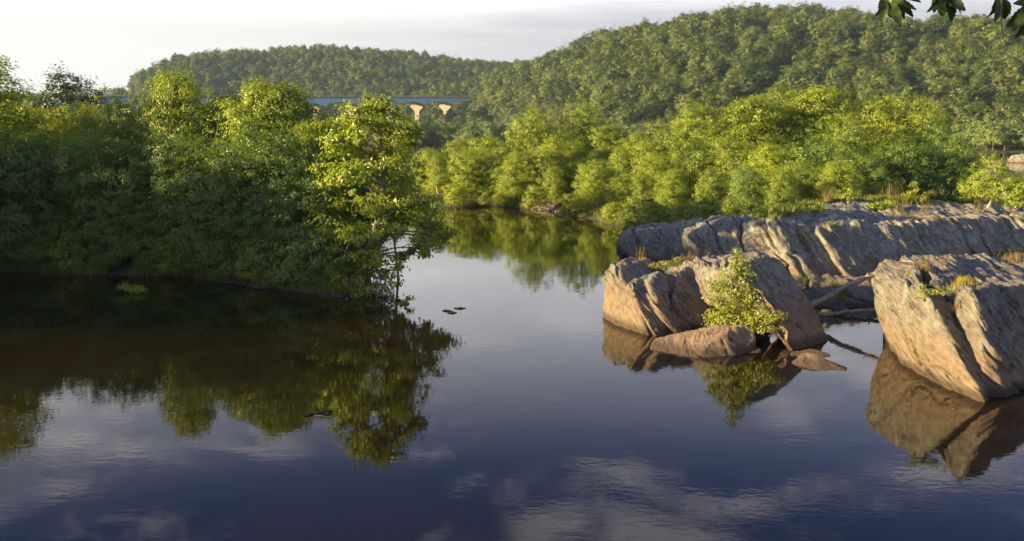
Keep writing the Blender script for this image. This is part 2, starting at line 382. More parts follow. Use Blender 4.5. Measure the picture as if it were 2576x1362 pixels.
zr_hill = hill_fn([(960, 262), (1040, 234), (1120, 206), (1200, 190), (1260, 172), (1330, 158), (1400, 133), (1500, 98), (1600, 74), (1700, 50), (1800, 35), (1870, 29), (1950, 37), (2100, 34), (2200, 40), (2300, 45), (2400, 46), (2500, 50), (2576, 55), (2900, 70), (3300, 110)],
                  [(960, 870), (1100, 830), (1190, 790), (1280, 640), (1500, 500), (2000, 455), (2576, 405), (3300, 330)],
                  [(960, 960), (1150, 1000), (1330, 960), (1700, 800), (2100, 760), (2576, 640), (3300, 560)], 20)
zl_hill = hill_fn([(280, 245), (310, 222), (345, 196), (400, 165), (460, 145), (560, 134), (700, 130), (850, 127), (950, 133), (1050, 141), (1150, 155), (1250, 162), (1400, 162), (1600, 175), (1700, 200)],
                  [(280, 1000), (1000, 900), (1700, 960)], [(280, 1090), (700, 1350), (1250, 1400), (1700, 1400)], 16)
def hill_mesh(name, fn, u0, u1, y0, y1, nu, ny, mat):
    a = (np.linspace(u0, u1, nu) - CXP) / FOC; y = np.linspace(y0, y1, ny); A, Y = np.meshgrid(a, y, indexing='ij')
    X = A * Y; Z = np.maximum(fn(X, Y)[0], -2.6); i, j = np.meshgrid(np.arange(nu - 1), np.arange(ny - 1), indexing='ij')
    F = np.stack([i * ny + j, (i + 1) * ny + j, (i + 1) * ny + j + 1, i * ny + j + 1], -1).reshape(-1, 4)
    return tag(link(name, mesh_np(name, np.stack([X, Y, Z], -1).reshape(-1, 3), F), mat), kind='structure')
hill_mesh('near_hill', zr_hill, 965, 3300, 300, 1300, 160, 110, M['forest_floor'])
hill_mesh('far_hill', zl_hill, 285, 1695, 850, 2100, 110, 90, M['forest_floor'])
def far_bank():                          # the flat wooded shore across the river
    us = np.linspace(-700, 3250, 120); front = np.interp(us, [-900, 700, 1000, 1650, 2300, 2576, 3400], [620, 560, 470, 455, 440, 395, 330]) + 6 * np.sin(us * 0.03)
    rows = []
    for k, (dd, zz) in enumerate(((-6, -1.5), (0, 0.3), (8, 1.0), (60, 2.0), (260, 2.5), (1300, 3.0), (2900, 3.0))):
        y = front + dd; rows.append(np.stack([(us - CXP) / FOC * y, y, np.full_like(us, zz)], -1))
    V = np.stack(rows, 1).reshape(-1, 3); n = len(rows); i, j = np.meshgrid(np.arange(len(us) - 1), np.arange(n - 1), indexing='ij')
    F = np.stack([i * n + j, (i + 1) * n + j, (i + 1) * n + j + 1, i * n + j + 1], -1).reshape(-1, 4)
    tag(link('far_bank', mesh_np('far_bank', V, F), M['forest_floor']), kind='structure')
    return us, front
FB_U, FB_D = far_bank()
def low_ridge():                         # faint ridge on the horizon at the far left
    us = np.linspace(-700, 520, 60); d = 3000.0; V = []
    for u in us:
        top = CAM_Z - (np.interp(u, [-700, 100, 260, 330, 520], [238, 243, 229, 231, 250]) - HOR) * d / FOC
        for k, (dd, f) in enumerate(((-500, 0.0), (-250, 0.55), (0, 1.0), (400, 0.3), (700, 0.0))):
            y = d + dd; V.append(((u - CXP) / FOC * y, y, top * f + (2 * math.sin(u * 0.11) + 1.5 * math.sin(u * 0.31)) * f))
    n = 5; i, j = np.meshgrid(np.arange(59), np.arange(4), indexing='ij')
    F = np.stack([i * n + j, (i + 1) * n + j, (i + 1) * n + j + 1, i * n + j + 1], -1).reshape(-1, 4)
    tag(link('distant_ridge', mesh_np('distant_ridge', np.array(V), F), M['forest_floor']), kind='structure')
low_ridge()

# ------------------------------------------------------------------ rocks
def rock(name, hulls, vox, mat, label, cat='rock', amp=0.16, per=0.55, smooth=3, fb=0.10, crack=0.22, seed=0.0, foln=FOLN, group=None):
    bm = bmesh.new()
    for h in hulls:
        b2 = bmesh.new()
        for p in h: b2.verts.new(p)
        bmesh.ops.convex_hull(b2, input=b2.verts[:])
        tmp = D.meshes.new('t'); b2.to_mesh(tmp); b2.free(); bm.from_mesh(tmp); D.meshes.remove(tmp)
    me0 = D.meshes.new(name + '_raw'); bm.to_mesh(me0); bm.free()
    o = D.objects.new(name, me0); COL.objects.link(o)
    md = o.modifiers.new('remesh', 'REMESH'); md.mode = 'VOXEL'; md.voxel_size = vox
    me = D.meshes.new_from_object(o.evaluated_get(bpy.context.evaluated_depsgraph_get())); o.modifiers.clear()
    n = len(me.vertices); V = np.empty(n * 3, np.float32); me.vertices.foreach_get('co', V); V = V.reshape(-1, 3).astype(float)
    E = np.empty(len(me.edges) * 2, np.int32); me.edges.foreach_get('vertices', E); E = E.reshape(-1, 2)
    deg = np.bincount(E.ravel(), minlength=n)[:, None]
    def lap(X, it, f=0.6):
        for _ in range(it):
            s = np.stack([np.bincount(E[:, 0], X[E[:, 1], c], n) + np.bincount(E[:, 1], X[E[:, 0], c], n) for c in range(3)], 1)
            X = X + f * (s / deg - X)
        return X
    def normals(X):
        me.vertices.foreach_set('co', X.astype(np.float32).ravel()); me.update()
        N = np.empty(n * 3, np.float32); me.vertex_normals.foreach_get('vector', N); return N.reshape(-1, 3).astype(float)
    V = lap(V, smooth); N = nrm(lap(normals(V), 8)); p = V + seed
    warp = fbm(p * 0.33, 3) * 0.55
    t = p @ foln + warp; f = (t / per + 0.35 * vnoise(p * 0.6 + 9)) % 1.0
    edge = np.clip(1.25 - np.abs(N @ foln) * 1.2, 0.12, 1)
    strength = 0.35 + 0.65 * np.clip(vnoise(p * 0.45 + 31) + 0.55, 0, 1)
    saw = np.where(f < 0.8, f / 0.8, (1 - f) / 0.2) - 0.5
    d = amp * saw * edge * strength
    f2 = (t / (per * 0.31) + 0.5 * vnoise(p * 1.3 + 3)) % 1.0
    d += amp * 0.28 * (np.where(f2 < 0.75, f2 / 0.75, (1 - f2) / 0.25) - 0.5) * edge
    q = np.stack([(p @ foln + warp * 0.5) * 4.5, p @ np.cross(foln, (0, 1, 0)) * 0.7, p[:, 1] * 0.6], 1)
    d += fb * 0.62 * fbm(q * 0.9, 5, 0.5) + fb * 0.6 * fbm(p * 0.5 + 40, 3)
    c = t / 1.25 + 0.25 * vnoise(p * 0.4 + 70); g = np.abs((c % 1.0) - 0.5) * 1.25
    d -= crack * np.exp(-(g / 0.06) ** 2) * np.clip(vnoise(p * 0.35 + 80) + 0.45, 0, 1)
    d += fb * 0.20 * fbm(p * 3.4 + 12, 4, 0.6) - fb * 0.9 * np.clip(vnoise(q * 0.8 + 55) - 0.45, 0, 1)
    V = V + N * d[:, None]
    me.vertices.foreach_set('co', V.astype(np.float32).ravel())
    me.polygons.foreach_set('use_smooth', np.ones(len(me.polygons), bool)); me.update(); me.name = name
    o.data = me; D.meshes.remove(me0); me.materials.clear(); me.materials.append(mat)
    return tag(o, label, cat, group)
def W(u, v, z=-0.6, push=0.0):            # foot of a rock below the waterline seen at u, v
    p = P(u, v); return (p[0], p[1] + push, z)
def T(u, v, d): return tuple(Pd(u, v, d))

DARK = np.array((0.45, -0.55, 0.70))         # normal of the smooth layer faces that look away from the sun
def on(u, v, p0, n=DARK):                 # point of the layer face through p0 seen at u, v
    d = ray(u, v); o = np.array((0, 0, CAM_Z)); return tuple(o + d * (((np.asarray(p0) - o) @ n) / (d @ n)))
def back(p, dx=0.0, dy=1.2, dz=-0.3): return (p[0] + dx, p[1] + dy, p[2] + dz)
F2, F3, F4, FS = P(1649, 848), P(1704, 842), P(1742, 838), P(1990, 884)
def face(p0, uv, n=DARK, dx=0.5, dy=1.6, dz=-0.1):
    pts = [on(u, v, p0, n) for u, v in uv]; return pts + [back(p, dx, dy, dz) for p in pts]
rock('river_boulder', [
    # leftmost lit fin, ridge then the face behind it
    [T(1519, 692, 37.3), T(1530, 668, 38), T(1560, 655, 39), T(1545, 668, 37.2), T(1518, 770, 37.2), W(1513, 800), W(1560, 828), W(1584, 829), W(1640, 851), T(1556, 676, 36.7), T(1562, 698, 36.0),
     T(1578, 735, 35.2), T(1612, 790, 34.3), T(1640, 650, 40), T(1600, 648, 40.5), T(1640, 690, 38), W(1690, 820, push=2), W(1540, 780, push=2)],
    [T(1513, 770, 37.4), T(1520, 752, 37.6), W(1512, 812), W(1535, 822), W(1560, 800, push=1)],
    # second fin
    face(F2, [(1586, 706), (1591, 735), (1618, 794), (1638, 828), (1652, 852), (1640, 742), (1690, 810), (1700, 845), (1622, 690), (1660, 690)]) + [T(1577, 712, 35.6), T(1576, 738, 35.3), T(1592, 776, 34.8), W(1632, 848)],
    # third fin
    face(F3, [(1626, 706), (1635, 748), (1670, 812), (1706, 850), (1700, 690), (1720, 760), (1760, 835), (1650, 690)]) + [T(1622, 715, 36.2), T(1630, 752, 35.6), T(1664, 815, 34.8)],
    # fourth fin
    face(F4, [(1704, 683), (1682, 770), (1700, 795), (1745, 845), (1800, 690), (1850, 700), (1860, 830), (1745, 656), (1790, 648)]) + [T(1696, 690, 37.0), T(1676, 772, 35.9)],
    # top
    [T(1640, 668, 38.5), T(1745, 655, 38.2), T(1800, 644, 38.6), T(1880, 637, 38.6), T(1935, 641, 37.6), T(1700, 672, 37.8), T(1850, 660, 36.4), T(1740, 650, 41), T(1900, 636, 40), T(1960, 660, 38), W(1700, 800, push=4), W(1980, 830, push=4), W(1900, 830, push=2)],
    [on(1866, 704, FS), on(1892, 742, FS), on(1905, 642, FS), on(1850, 668, FS), on(1748, 662, F4), on(1742, 705, F4), on(1770, 770, F4), T(1850, 775, 35.4), T(1900, 800, 34.0), W(1900, 800, push=2), T(1800, 650, 39), W(1800, 790, push=2)],
    # smooth slab on the right, undercut along its left edge
    face(FS, [(1846, 672), (1864, 700), (1926, 791), (1992, 896), (1905, 642), (1940, 643), (1967, 662), (2042, 770), (2096, 866), (2104, 884)], dx=0.9, dy=2.6, dz=-0.5),
], 0.036, M['rock'], 'large layered boulder with tilted fins, standing in the water behind the leafy bush', seed=3.0, amp=0.12, per=0.42, fb=0.10, smooth=42, crack=0.34)
rock('slab_stone', [
    [T(1638, 872, 31.3), T(1648, 853, 31.8), T(1720, 833, 32.1), T(1800, 818, 32.1), T(1874, 812, 31.9), T(1892, 826, 31.7), T(1902, 850, 31.3), T(1825, 836, 31.0), T(1795, 856, 30.6), T(1752, 893, 30.2),
     W(1634, 887, -.15), W(1690, 898, -.15), W(1736, 906, -.15), W(1850, 898, -.15), W(1896, 884, -.15), W(1700, 850, push=0.8), W(1890, 850, push=0.8), T(1660, 851, 32.8), T(1860, 814, 32.8)]],
    0.042, M['rock_tan'], 'long wedge of pinkish tan stone lying in the water below the bush', amp=0.03, per=0.35, fb=0.05, crack=0.05, seed=11, smooth=1)
rock('pointed_stone', [
    [T(1992, 908, 29.3), T(2008, 892, 29.4), T(2032, 885, 29.4), T(2052, 890, 29.2), T(2092, 910, 28.8), T(2150, 934, 28.4), W(1972, 924, -.12), W(2010, 934, -.12), W(2080, 946, -.12), W(2158, 941, -.12), W(2060, 905, push=0.6), W(2000, 905, push=0.5)]],
    0.03, M['rock_tan'], 'small low pointed tan stone in the water in front of the big boulder', amp=0.015, per=0.4, fb=0.035, crack=0.0, seed=23, smooth=2)
rock('flat_stone', [
    [T(1992, 886, 30.4), T(2040, 878, 30.6), T(2088, 889, 30.2), W(1982, 900, -.1), W(2050, 908, -.1), W(2098, 904, -.1), W(2080, 880, push=0.6), W(2000, 880, push=0.6)]],
    0.035, M['rock_tan'], 'flat dull stone wedged between the pointed stone and the big boulder', amp=0.02, fb=0.03, crack=0.0, seed=29, smooth=1)
rock('flat_stone', [
    [T(1880, 876, 31.0), T(1912, 875, 31.0), T(1895, 870, 31.2), W(1870, 892, -.1), W(1905, 899, -.1), W(1922, 890, -.1), W(1900, 870, push=0.5)]],
    0.035, M['rock_grey'], 'small dark wet stone at the right end of the long wedge stone', amp=0.02, fb=0.02, crack=0.0, seed=37, smooth=1)
G1, G2 = P(2479, 1019), P(2546, 1028); DARK2 = np.array((0.60, -0.70, 0.40)); G2 = (12.6, 24.5, 0.0)
rock('overhanging_rock', [
    # left fin with the overhanging nose
    [T(2193, 700, 31.0), T(2198, 680, 31.3), T(2225, 655, 32), T(2290, 640, 32.6), T(2199, 745, 31.0), T(2238, 700, 29.9), T(2255, 760, 29.4), T(2240, 840, 30.8), W(2284, 908), W(2310, 938), W(2395, 985)]
    + face(G1, [(2335, 748), (2350, 778), (2402, 862), (2484, 1028), (2372, 752), (2412, 845), (2494, 1008)], dx=0.1, dy=1.6) + [T(2420, 640, 33), W(2300, 880, push=2.5), W(2450, 880, push=2)],
    [T(2205, 800, 31.4), T(2215, 780, 31.5), T(2200, 730, 31.6), W(2268, 890), W(2285, 900, push=1), W(2300, 905), T(2250, 800, 30.2)],
    # second fin, ridge running down to the right, and the dark plane beyond it
    [T(2366, 778, 27.9), T(2364, 756, 28.2), T(2395, 730, 28.4), T(2418, 868, 26.9), T(2466, 952, 26.1), W(2502, 1006)]
    + face(G2, [(2445, 722), (2458, 752), (2474, 800), (2524, 915), (2550, 1036), (2530, 716), (2620, 718), (2760, 740), (2860, 900), (2600, 1015), (2760, 930)], DARK2, 0.6, 2.2, -0.3),
    # top, rising away from the water
    [T(2215, 668, 31.6), T(2250, 652, 32.4), T(2330, 637, 33.4), T(2450, 640, 34), T(2576, 650, 34.4), T(2860, 660, 36), T(2300, 730, 29.8), T(2400, 728, 29.2), T(2576, 722, 30), T(2860, 760, 32),
     W(2300, 820, push=2), W(2860, 820, push=4), W(2400, 860, push=1.5)],
    # small knob at the foot
    [T(2316, 938, 28.6), T(2330, 925, 28.6), T(2345, 930, 28.3), W(2315, 958), W(2350, 972), W(2378, 980), T(2365, 950, 28), W(2360, 950, push=0.5)],
], 0.034, M['rock'], 'big overhanging layered rock rising from the water at the right edge, tufts on top', seed=51, amp=0.12, per=0.40, crack=0.34, fb=0.10, smooth=44)
ledge = []
edge_pts = [  # u, waterline v, face foot (v, z), brow (v, z), rear (v, z)
    (1562, 657, 640, 0.3, 598, 1.05, 590, 1.0), (1600, 662, 640, 0.3, 578, 1.5, 566, 1.35), (1690, 675, 655, 0.3, 577, 1.75, 560, 1.6), (1780, 690, 668, 0.4, 566, 2.4, 548, 2.4),
    (1900, 715, 690, 0.3, 545, 2.9, 536, 2.8), (2000, 745, 700, 0.5, 556, 2.7, 532, 2.7), (2055, 765, 705, 0.5, 574, 2.65, 520, 3.0), (2130, 785, 705, 0.6, 558, 2.85, 504, 3.3), (2215, 790, 705, 0.6, 570, 2.8, 502, 3.35),
    (2320, 790, 700, 0.7, 560, 2.95, 503, 3.4), (2420, 790, 700, 0.7, 547, 3.1, 507, 3.4), (2540, 790, 700, 0.7, 540, 3.2, 516, 3.4), (2640, 790, 700, 0.7, 545, 3.15, 525, 3.3), (2800, 790, 700, 0.7, 575, 2.9, 540, 3.2)]
PL0, NL = P(2020, 703, 0.22), np.array((0.36, -0.75, 0.57))     # the ledge's broken face leans back and turns away from the sun
for k in range(len(edge_pts) - 1):
    h = []
    for i, e in enumerate((edge_pts[k], edge_pts[k + 1])):
        u, vw, vf, zf, vb, zb, vr, zr_ = e; du = (6 if i == 0 else -6)
        if u > 1950:
            f_, b_, r_ = np.array(on(u + du, 703, PL0, NL)), np.array(on(u + du, vb, PL0, NL)), Pd(u + du, vr, np.interp(u, [1950, 2130, 2320, 2800], [53, 55.5, 57.5, 62]))
            h += [(f_[0], f_[1] + 1.2, -0.4), tuple(f_ + (0, 1.2, 0)), tuple(b_ + (0, 1.0, -0.25)), tuple(b_ + (0, 2.0, 0.0)), tuple(r_), (r_[0], r_[1] + 5, -0.4)]
        else:
            f_, b_, r_ = P(u + du, vf, zf), P(u + du, vb, zb), P(u + du, vr, zr_); lean = -0.9 if 1650 < u else 0
            h += [(f_[0] + 0.4, f_[1] - 0.4, -0.4), tuple(f_ + (0.4, 0, 0)), tuple(b_ + (lean, 0.25, -0.35)), tuple(b_ + (lean * 0.7, 1.3, -0.05)), tuple(r_), (r_[0], r_[1] + 5, -0.4)]
    ledge.append(h)
ridges = [(1925, 556, 2020, .0), (2050, 578, 2140, .45), (2092, 566, 2180, .15), (2138, 562, 2236, .35), (2216, 572, 2310, .5), (2330, 556, 2440, .2), (2398, 550, 2520, .4), (2436, 546, 2560, .1), (2560, 545, 2700, .45), (2660, 555, 2860, .2)]
for k in range(len(ridges) - 1):               # slanting slabs, stepping a little proud of one another
    (u0, v0, w0, st), (u1, v1, w1, _) = ridges[k], ridges[k + 1]; p0 = PL0 + np.array((0, -st, 0))
    q0, q1 = (u0 + w0) / 2, (u1 + w1) / 2
    h = [on(u, v, p0, NL) for u, v in ((u0, v0 + 6), (u0 + 12, v0 - 3), (q0, (v0 + 703) / 2), (w0, 703), (w0 + 10, 725), (u1 + 4, v1 - 2), (q1 + 4, (v1 + 703) / 2), (w1 + 4, 705))]
    ledge.append(h + [back(q, 0.4, 2.0, -0.02) for q in h[:2]] + [back(q, 0.4, 2.0, -0.3) for q in h[2:]])
for a, b_ in ((1960, 2060), (2040, 2150), (2130, 2300), (2280, 2480)):     # low washed shelf at its foot
    h = []
    for u in (a, b_):
        w = P(u, 778); f_ = P(u, 694, 0.40); h += [(w[0], w[1], -0.5), (w[0], w[1] + 0.4, 0.12), tuple(f_), (f_[0], f_[1] + 2, -0.5)]
    ledge.append(h)
rock('rock_ledge', ledge, 0.075, M['rock_grey'], 'long grey lichened rock ledge with slanting cracks behind the two big boulders', 'rock ledge', amp=0.10, per=1.1, smooth=12, fb=0.13, crack=0.32, seed=77)
rock('inlet_stone', [
    [T(2090, 772, 38.6), T(2120, 768, 38.8), T(2150, 778, 38.4), W(2080, 785), W(2120, 792), W(2165, 790), W(2130, 775, push=0.7), W(2090, 775, push=0.5)]],
    0.05, M['rock_tan'], 'low brown stone at the water under the crossed driftwood poles', amp=0.04, fb=0.05, crack=0.0, seed=83)
for (u, v, w, lab) in ((1122, 783, 24, 'thin dark stone just breaking the water, left of the three midstream'), (1155, 777, 26, 'longest thin dark stone breaking the water midstream'), (1135, 788, 20, 'nearest thin dark stone of the three breaking the water midstream')):
    p = P(u, v); s = w / FOC * p[1]
    rock('awash_stone', [[(p[0] + s * a, p[1] + s * b_, c) for a, b_, c in ((-1, 0, -.1), (1, 0.25, -.1), (0, .35, -.1), (.2, -.35, -.1), (-.5, .05, .05), (.4, .1, .07), (0, 0, .09), (.8, .2, .03))]], 0.035, M['rock_grey'], lab, amp=0.01, fb=0.015, crack=0, smooth=1, seed=u, group='stones awash midstream')
pb = P(2565, 410); rock('river_boulder', [[(pb[0] + a, pb[1] + b_, c) for a, b_, c in ((-4, 0, -.5), (-3, 0, 1.2), (-1.5, 1, 2.0), (1, 1, 2.3), (4, 1, 1.6), (6, 0, -.5), (0, -2, -.5), (1, -1.5, 1.3), (0, 4, -.5))],
    [(pb[0] + a, pb[1] + b_, c) for a, b_, c in ((-9, 0, -.5), (-7, 0, .8), (-4, 1, 1.0), (-3, -1, -.5), (-5, 3, -.5))]], 0.2, M['rock_grey'], 'distant pale boulder out in the river at the right edge', amp=0.12, fb=0.15, crack=0.1, seed=91)

# ------------------------------------------------------------------ trees
def leaf_mesh(name, C, Nn, size, mat, asp=0.62, fold=0.18):
    n = len(C); Nn = nrm(Nn); rv = rng.normal(size=(n, 3)); rv[:, 2] -= 0.35
    Tn = nrm(np.cross(Nn, np.cross(rv, Nn))); B = np.cross(Nn, Tn); s = (size * rng.uniform(0.65, 1.25, n))[:, None]
    V = np.empty((n, 4, 3)); V[:, 0] = C - Tn * s * 0.5; V[:, 2] = C + Tn * s * 0.5
    mid = C - Tn * s * 0.08 - Nn * s * fold
    V[:, 1] = mid + B * s * asp * 0.5; V[:, 3] = mid - B * s * asp * 0.5
    F = np.arange(n * 4).reshape(-1, 4)
    me = mesh_np(name, V.reshape(-1, 3), F, smooth=False); me.materials.append(mat); return me
def foliage(lobes, nleaf, spread=1.0, clump=0.42, per=26, flat=0.6, outer=0.55, rs=None, cent=None, cw=1.3):
    # lobes: rows of centre xyz, radius xyz. leaves gather in small sprays near the skin of each lobe
    rs = rs or rng; lobes = np.asarray(lobes, float); wt = (lobes[:, 3] * lobes[:, 4] * lobes[:, 5]) ** (2 / 3); wt = wt / wt.sum()
    nc = max(4, nleaf // per); which = rs.choice(len(lobes), nc, p=wt)
    d = nrm(rs.normal(size=(nc, 3))); d[:, 2] = np.where(d[:, 2] < -0.3, d[:, 2] * 0.6, d[:, 2]); r = outer + (1.08 - outer) * rs.random(nc) ** 0.6; r = np.where(rs.random(nc) < 0.16, r * rs.uniform(1.05, 1.5, nc), r)
    cc = lobes[which, :3] + d * r[:, None] * lobes[which, 3:6]
    k = rs.integers(0, nc, nleaf); cs = clump * rs.uniform(0.5, 1.25, nc)
    off = rs.normal(size=(nleaf, 3)) * np.array((1, 1, flat)) * cs[k][:, None] * 0.55
    C = cc[k] + off
    Nn = d[k] * 1.0 + nrm(off) * 0.5 + np.array((0, 0, 0.45)) + rs.normal(size=(nleaf, 3)) * 0.38
    if cent is not None: Nn = Nn + nrm(C - np.asarray(cent)) * cw
    return C, Nn, cc, which
def branches(tb, base, lobes, cc, which, r0, H, lean=(0, 0), stems=1, twigs=5, rs=None, low=0.25, k=6):
    rs = rs or random; lobes = np.asarray(lobes, float); base = np.asarray(base, float); top = lobes[np.argmax(lobes[:, 2])]
    for s in range(stems):
        tgt = top[:3] if s == 0 else lobes[rs.randrange(len(lobes)), :3]
        b = base + np.array((rs.uniform(-.25, .25), rs.uniform(-.25, .25), 0)) * (s > 0) - np.array((0, 0, 0.3))
        path = bez(b, tgt, (lean[0] + rs.uniform(-.3, .3), lean[1] + rs.uniform(-.3, .3), 0), 9); rad = np.linspace(1, 0.12, 9) ** 0.8 * r0 / (1 + 0.35 * s); rad[0] *= 1.35
        tb.add(path, rad, k)
        for i, lb in enumerate(lobes):
            if s > 0 and i % stems != s: continue
            f = min(0.85, max(low, (lb[2] - base[2]) / max(H, .1) * rs.uniform(0.45, 0.75))); q = path[int(f * 8)]
            rr = max(0.012, r0 * (1 - f) * 0.42); l = np.linalg.norm(lb[:3] - q)
            br = bez(q, lb[:3], (rs.uniform(-.1, .1) * l, rs.uniform(-.1, .1) * l, 0.10 * l), 6); tb.add(br, np.linspace(rr, rr * 0.3, 6), 5)
            mine = np.where(which == i)[0]
            for j in mine[:twigs]: tb.add(bez(br[3 if j % 2 else 4], cc[j], (0, 0, 0.05 * l), 4), np.linspace(rr * 0.35, 0.006, 4), 4)
def make_kind(seed, kind, H, Rr, nleaf, leaf, n_l, mat, nm, twigs=5, clump=0.42, bark='bark', r0=None, stems=1):
    rs = np.random.default_rng(seed); pr = random.Random(seed); lobes = []
    for i in range(n_l):
        g = (i + 0.5) / n_l
        if kind == 'bush': zt = 0.10 + 0.78 * g; prof = 0.72 + 0.28 * math.sin(min(1, zt * 1.6) * math.pi * .5) if zt < 0.5 else math.sqrt(max(0.02, 1 - ((zt - .45) / .56) ** 2))
        elif kind == 'tall': zt = 0.28 + 0.64 * g; prof = math.sqrt(max(0.03, 1 - ((zt - .5) / .5) ** 2))
        else: zt = 0.20 + 0.66 * g; prof = math.sqrt(max(0.05, 1 - ((zt - .52) / .46) ** 2))
        az = i * 2.399 + pr.uniform(-.4, .4); rad = Rr * prof * pr.uniform(0.35, 0.78)
        sz = Rr * pr.uniform(0.26, 0.50) * (0.8 + 0.3 * prof)
        lobes.append((math.cos(az) * rad, math.sin(az) * rad, zt * H, sz, sz, sz * pr.uniform(0.62, 0.95)))
    lobes.append((pr.uniform(-.1, .1) * Rr, pr.uniform(-.1, .1) * Rr, 0.90 * H, Rr * .3, Rr * .3, H * .09))
    if kind != 'bush': lobes.append((0, 0, 0.58 * H, Rr * .5, Rr * .5, H * .2))
    C, Nn, cc, which = foliage(lobes, nleaf, clump=clump, rs=rs, cent=(0, 0, H * 0.45), cw=1.3 if nm == 'hill_tree' else 0.8)
    lm = leaf_mesh(nm + '_crown', C, Nn, leaf, mat); tb = Tubes()
    branches(tb, (0, 0, 0), lobes, cc, which, r0 or H * 0.018, H, (pr.uniform(-.5, .5), pr.uniform(-.5, .5)), stems, twigs, pr)
    tm = tb.mesh(nm + '_trunk'); tm.materials.append(M[bark]); return lm, tm
KINDS = {}
def kind(key, *a, **k): KINDS[key] = (make_kind(*a, **k), a[2])
kind('broad1', 11, 'broad', 9.0, 3.6, 26000, 0.155, 24, M['leaf'], 'broad_tree')
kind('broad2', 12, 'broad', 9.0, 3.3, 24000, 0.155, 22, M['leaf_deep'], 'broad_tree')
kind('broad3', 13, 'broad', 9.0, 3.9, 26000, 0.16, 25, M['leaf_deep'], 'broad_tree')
kind('tall1', 14, 'tall', 9.0, 2.5, 22000, 0.155, 22, M['leaf'], 'tall_tree')
kind('tall2', 15, 'tall', 9.0, 2.2, 20000, 0.155, 20, M['leaf'], 'tall_tree', bark='bark_pale')
kind('bush1', 16, 'bush', 6.0, 3.0, 24000, 0.145, 26, M['leaf'], 'bushy_tree', stems=3, r0=0.10)
kind('bush2', 17, 'bush', 6.0, 2.6, 22000, 0.14, 23, M['leaf'], 'bushy_tree', stems=3, r0=0.09)
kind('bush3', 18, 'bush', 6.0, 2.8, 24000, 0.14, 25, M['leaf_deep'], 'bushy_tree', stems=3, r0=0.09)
kind('oak', 19, 'broad', 12.0, 4.4, 30000, 0.21, 20, M['leaf_oak'], 'oak_tree', clump=0.5)
kind('sapling', 22, 'bush', 4.0, 1.45, 5200, 0.115, 16, M['leaf'], 'sapling', bark='bark_pale', clump=0.26, r0=0.06)
kind('shrub1', 20, 'bush', 2.0, 1.3, 4200, 0.13, 8, M['leaf_deep'], 'shrub', stems=3, r0=0.035, clump=0.25)
kind('shrub2', 21, 'bush', 2.0, 1.5, 4200, 0.13, 9, M['leaf'], 'shrub', stems=3, r0=0.035, clump=0.25)

